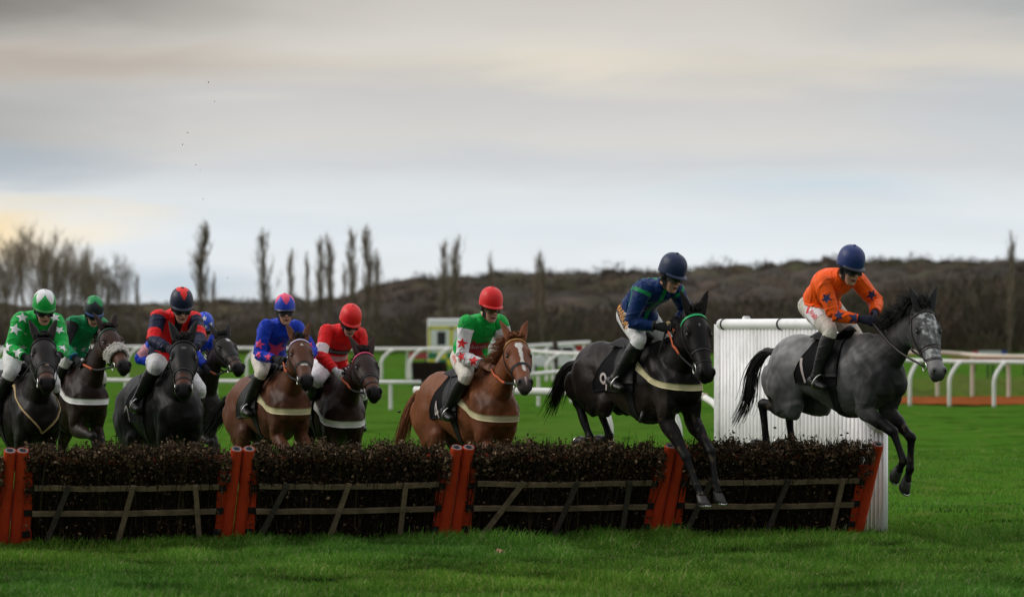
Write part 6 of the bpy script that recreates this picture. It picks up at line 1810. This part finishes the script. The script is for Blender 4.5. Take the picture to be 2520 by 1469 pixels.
FIELD = [
    (P_('H9', 'dapple grey racehorse clearing the right end of the hurdle', GREY, HGREY, None, voxel=.0085, shoes=True, cloth=mat('cloth_black', (.008, .008, .009), .9, bump=.3, spec=.12), number='1', num_x=-.155, num_z=1.27, num_size=.23,
        mane=dict(n=1300, len=.150, fly=(-.55, -.1, .5), wild=.55, droop=.75, thick=.0042, **{'from': .28}), forelock=.14, forelock_a=-.4, forelock_up=.7, leather=mat('leather_brown', (.018, .013, .011), .5), breast=None,
        tail=[(-.80, 0, 1.44), (-.95, -.02, 1.43), (-1.08, -.05, 1.25), (-1.12, -.08, .98), (-1.22, -.14, .72)], tail_w=.10),
     J_('H9', 'jockey in orange silks with navy stars and a navy cap', plain(ORANGE), capplain((.012, .030, .135)), (.012, .030, .135), head_yaw=-4, head_pitch=22, peakcol=(.012, .016, .035), undercap=(.028, .027, .018), gloves=(.008, .010, .028), cuff=None, breeches=(.60, .57, .50),
        decals=[('star', STAR2, ('upperR', .52, .25), .105, mNavy), ('star', STAR, ('foreR', .18, .45), .105, mNavy), ('star', STAR3, ('foreR', .66, .30), .125, mNavy), ('star', STAR, ('upperL', .62, .15), .115, mNavy), ('star', STAR3, ('chest', .22, .0, .55), .20, mNavy),
                ('panel', rect_mesh(.20, .135), ('thighR', .42, .4), 1.0, mWhite, dict(rot=0, off=.0035)), ('emblem', poly_mesh([(-.5, -.4), (.1, .5), (.5, .4), (-.1, -.5)]), ('thighR', .26, .55), .10, mRed, dict(rot=60)), ('lettering', T('Knight', .2), ('thighR', .50, .45), .045, mRed, dict(rot=0, off=.007)), ('lettering', T('Frank', .2), ('thighR', .49, .25), .040, mRed, dict(off=.007))])),
    (P_('H8', 'near black racehorse with both forelegs stretched down over the hurdle', BLACKC, HBLACK, None, voxel=.0085, shoes=True, cloth=mat('cloth_black', (.008, .008, .009), .9, bump=.3, spec=.12), number='9', num_x=-.115, num_z=1.22, num_size=.19,
        browband=mat('browband_green', (.01, .42, .14), .4), breast=CREAM, breast_z=1.17, mane=dict(n=70, len=.07, fly=(-.3, -.5, .3), wild=.5), forelock=.07, forelock_up=1.0, forelock_a=-.5, grip=ORUB, grip_from=.5,
        tail=[(-.80, 0, 1.42), (-.97, -.02, 1.34), (-1.10, -.05, 1.10), (-1.22, -.08, .86)], tail_w=.12),
     J_('H8', 'jockey in dark blue silks with green stripes and a navy cap', silk8, capplain((.007, .018, .062)), (.007, .018, .062), head_yaw=6, head_pitch=24, gloves=(.008, .008, .009), goggles=(.035, .033, .033), cuff=(.02, .02, .025), breeches=(.66, .66, .66),
        whip=(('R', (0, 0, 0)), (-.20, -.12, -.75), (.58, .42, .22)), whip_label='brown and black whip pointing down from the right hand of the dark blue jockey',
        decals=[('lettering', T('COTSWOLD', .15), ('chest', .25, .0, .55), .034, mGold, dict(rot=0, off=.007)), ('lettering', T('THE'), ('chest', .292, .02, .55), .018, mGreyT, dict(off=.007)), ('lettering', T('BREW CO LTD'), ('chest', .212, .0, .55), .012, mGreyT, dict(off=.007)),
                ('panel', rect_mesh(.30, .10), ('thighR', .22, .4), 1.0, mBlack, dict(rot=-4)), ('lettering', T('HANSON', .1), ('thighR', .22, .4), .062, mAmber, dict(rot=-4, off=.009))])),
    (P_('H7', 'bright chestnut racehorse with a white blaze behind the middle of the hurdle', CHEST, HCHEST, GAL2, cloth=mat('cloth_black', (.008, .008, .009), .9, bump=.3, spec=.12), number='4', num_x=-.115, num_z=1.22, num_size=.18, browband=mat('browband_gold', (.42, .21, .04), .5), breast=CREAM, breast_z=1.12, breast_w=.062, grip=ORUB, grip_from=.40,
        flash=False, mane=dict(n=800, len=.12, fly=(-.5, -.7, .0), wild=.28, thick=.0045), forelock=.06, forelock_up=.1, forelock_a=.1, tail=[(-.80, 0, 1.42), (-.95, -.06, 1.36), (-1.02, -.16, 1.05), (-1.05, -.22, .7)]),
     J_('H7', 'jockey in green with white starred sleeves and a red cap on the chestnut', silk7, capplain(RED), RED, head_yaw=0, head_pitch=18, peak=.8, gloves=None, goggles=(.06, .035, .008), scarf=(.60, .34, .32), breeches=(.64, .61, .54),
        decals=[('star', STAR, ('upperR', .62, .25), .115, mRed), ('star', STAR2, ('foreR', .10, .35), .10, mRed), ('star', STAR, ('foreR', .56, .25), .115, mRed), ('star', STAR, ('upperL', .75, .1), .10, mRed), ('star', STAR2, ('chest', .17, -.01, .5), .30, mDkRed), ('panel', rect_mesh(.235, .085), ('chest', .225, .0, .5), 1.0, mDkRed, dict(rot=4, off=.007)),
                ('lettering', T('ultima'), ('chest', .225, .0, .5), .050, mPale, dict(rot=4, off=.011)), ('lettering', T('ultima'), ('thighR', .30, .45), .05, mRed, dict(rot=0))])),
    (P_('H6', 'dark bay racehorse with a pink browband and a white breast strap', DBAY, HDARK, GAL3, browband=mat('browband_pink', (.66, .05, .16), .4), breast=WSTRAP, breast_z=1.10, breast_w=.066, grip=ORUB, grip_from=.55, mane=dict(n=60, len=.06, fly=(-.3, -.5, .2)), forelock=.06, forelock_up=.6, forelock_a=-.3),
     J_('H6', 'jockey in red silks with white armbands and a red cap on the dark bay', silk6, capplain((.74, .014, .014)), (.74, .014, .014), head_yaw=8, head_pitch=30, peak=.75, gloves=(.70, .68, .70), breeches=(.72, .71, .74),
        decals=[('panel', rect_mesh(.29, .075), ('chest', .265, .02, .5), 1.0, mBlack, dict(rot=-3)), ('lettering', T('potensis'), ('chest', .265, .02, .5), .050, mGreyT, dict(rot=-3, off=.008))],
        whip=(('R', (0, 0, 0)), (-.45, .04, -.50), (.05, .05, .05)), whip_label='black whip held low by the jockey in red')),
    (P_('H5', 'bay racehorse with a white snip above its dark muzzle and a pale browband', BAY, HBLACK, GAL, browband=mat('browband_lilac', (.55, .50, .70), .4), breast=CREAM, breast_z=1.13, breast_w=.066, grip=ORUB, grip_from=.62, mane=dict(n=60, len=.06, fly=(-.3, -.5, .2)), forelock=.06, forelock_up=.5, forelock_a=-.3, flash=False,
        tail=[(-.80, 0, 1.42), (-1.00, -.04, 1.36), (-1.20, -.12, 1.18), (-1.36, -.22, 1.00)], tail_w=.15),
     J_('H5', 'jockey in royal blue silks with pink stars on the bay horse', plain(ROYAL), capzig(ROYAL, (.82, .075, .17), .100, .045, 5, .65), (.82, .075, .17), head_yaw=-14, head_pitch=10, peak=.75, peakcol=(.006, .010, .05), gloves=(.010, .010, .013), breeches=(.60, .56, .48),
        decals=[('star', STAR, ('upperR', .66, .30), .115, mPink), ('star', STAR2, ('foreR', .20, .4), .09, mPink), ('star', STAR, ('foreR', .62, .3), .10, mPink), ('star', STAR3, ('chest', .20, .02, .5), .28, mPink), ('star', STAR, ('upperL', .8, .1), .10, mPink)],
        whip=(('R', (0, 0, 0)), (-.62, -.10, -.40), (.02, .02, .02)), whip_label='black whip slanting back from the jockey in blue with pink stars')),
    (P_('H4', 'dark brown racehorse with a white star, turning its head behind the black horse', DBR2, HBLACK, GAL2, grip=mat('rubber_rust', (.30, .075, .03), .7), grip_from=.6, breast=None, mane=dict(n=50, len=.06, fly=(-.3, -.4, .3)), forelock=.07, forelock_up=.9, forelock_a=-.4),
     J_('H4', 'jockey in royal blue with pink armbands and a blue cap with white stars', silk4, capplain((.010, .065, .56)), (.010, .065, .56), head_yaw=-28, head_pitch=24, peak=.8, peakcol=(.02, .022, .03), undercap=(.03, .028, .024),
        gloves=(.02, .02, .03), breeches=(.62, .60, .57))),
    (P_('HA', 'dark horse almost hidden behind the black horse, under the second blue and pink rider', DBR2, HBLACK, GAL, breast=None, mane=dict(n=40, len=.06, fly=(-.3, -.4, .3)), voxel=.012),
     J_('HA', 'jockey in royal blue with a pink armband, mostly hidden behind the navy and red jockey', silk4, capplain((.010, .055, .50)), (.010, .055, .50), head_yaw=0, head_pitch=20, gloves=(.02, .02, .03), breeches=(.62, .60, .57))),
    (P_('H3', 'jet black racehorse seen head on with a brown muzzle and a small grey star', JET, HBLACK, GAL, breast=CREAM if False else None, number='2', cloth=mat('cloth_black', (.008, .008, .009), .9, bump=.3, spec=.12), num_x=-.18, num_z=1.2, num_size=.22, mane=dict(n=60, len=.06, fly=(-.3, -.4, .3)), forelock=.07, forelock_up=.5, forelock_a=-.2),
     J_('H3', 'jockey in navy and red with a red diamond on a navy cap, riding head on', silk3, capfront(NAV2, (.80, .018, .014), .085, .13), NAV2, head_yaw=-8, head_pitch=26, peak=.75, gloves=(.010, .011, .02), breeches=(.66, .66, .67),
        whip=(('R', (0, 0, 0)), (-.50, -.16, -.52), (.02, .02, .02)), whip_label='black whip slanting back from the jockey in navy and red')),
    (P_('H2', 'dark bay racehorse with a white sheepskin noseband and white breast strap', DBAY2, HDARK, GAL2, sheepskin=True, flash=False, browband=mat('browband_dark_green', (.012, .07, .04), .5), breast=WSTRAP, breast_z=1.15, breast_w=.062, grip=ORUB, grip_from=.6, mane=dict(n=60, len=.06, fly=(-.3, -.4, .3)), forelock=.05),
     J_('H2', 'jockey in emerald silks with black upper sleeves and a black cap topped green', silk2, capzig((.020, .024, .032), (.006, .26, .07), .115, .030, 4, .3), (.006, .26, .07), head_yaw=-4, head_pitch=30, peak=.7, peakcol=(.012, .05, .20), gloves=(.01, .012, .015), breeches=(.58, .57, .54),
        decals=[('star', STAR, ('chest', .15, .08, .4), .07, mGreyT), ('star', STAR, ('chest', .15, -.03, .4), .07, mGreyT)],
        whip=(('R', (0, 0, 0)), (-.45, .02, -.52), (.6, .6, .6)), whip_label='black whip slanting down from the jockey in emerald and black')),
    (P_('H1', 'brown black racehorse at the far left wearing a thin tan breastplate', BRB, HBLACK, GAL3, breast=None, breastplate=TAN, mane=dict(n=60, len=.06, fly=(-.3, -.4, .3)), forelock=.05),
     J_('H1', 'jockey in bright green silks covered with white stars at the far left', silk1, capzig(GREEN, (.78, .78, .80), .098, .045, 5, .2), (.78, .78, .80), head_yaw=-6, head_pitch=20, peak=.75, peakcol=(.006, .20, .03), gloves=(.010, .010, .012), breeches=(.66, .66, .66), bootcuff=(.17, .10, .05),
        decals=[('star', STAR, ('upperR', .45, .25), .125, mWhite), ('star', STAR2, ('foreR', .06, .5), .115, mWhite), ('star', STAR, ('foreR', .58, .3), .115, mWhite), ('star', STAR2, ('upperL', .55, .1), .10, mWhite), ('star', STAR, ('foreL', .5, .1), .10, mWhite), ('star', STAR3, ('chest', .36, -.13, .5), .12, mWhite), ('star', STAR2, ('chest', .33, .11, .5), .11, mWhite), ('star', STAR2, ('upperR', .02, -.1), .12, mWhite), ('star', STAR, ('upperL', .05, .0), .12, mWhite), ('star', STAR, ('chest', .16, -.06, .5), .09, mGreyT), ('star', STAR, ('chest', .16, .06, .5), .09, mGreyT)],
        whip=(('R', (0, 0, 0)), (-.62, -.08, -.42), (.02, .02, .02)), whip_label='black whip slanting back from the green and white starred jockey')),
]
for HPAR, JPAR in FIELD:
    make_horse(HPAR)
    make_rider(JPAR, HPAR)
    if JPAR['key'] == 'H4':      # white stars on the cap
        q = JPAR['q']; me = JPAR['helmet'].data
        hb = BVHTree.FromPolygons([tuple(v.co) for v in me.vertices], [tuple(p.vertices) for p in me.polygons])
        d = JPAR['d']
        for an, z in ((-40, .10), (5, .08), (45, .10), (0, .17)):
            o = d['fw'] * math.cos(R(an)) + d['lt'] * math.sin(R(an)); decal('star', STAR, hb, q(0, 0, z) + o * .3, -o, d['up'], .06, mWhite, JPAR['helmet'], off=.003, maxd=.4)
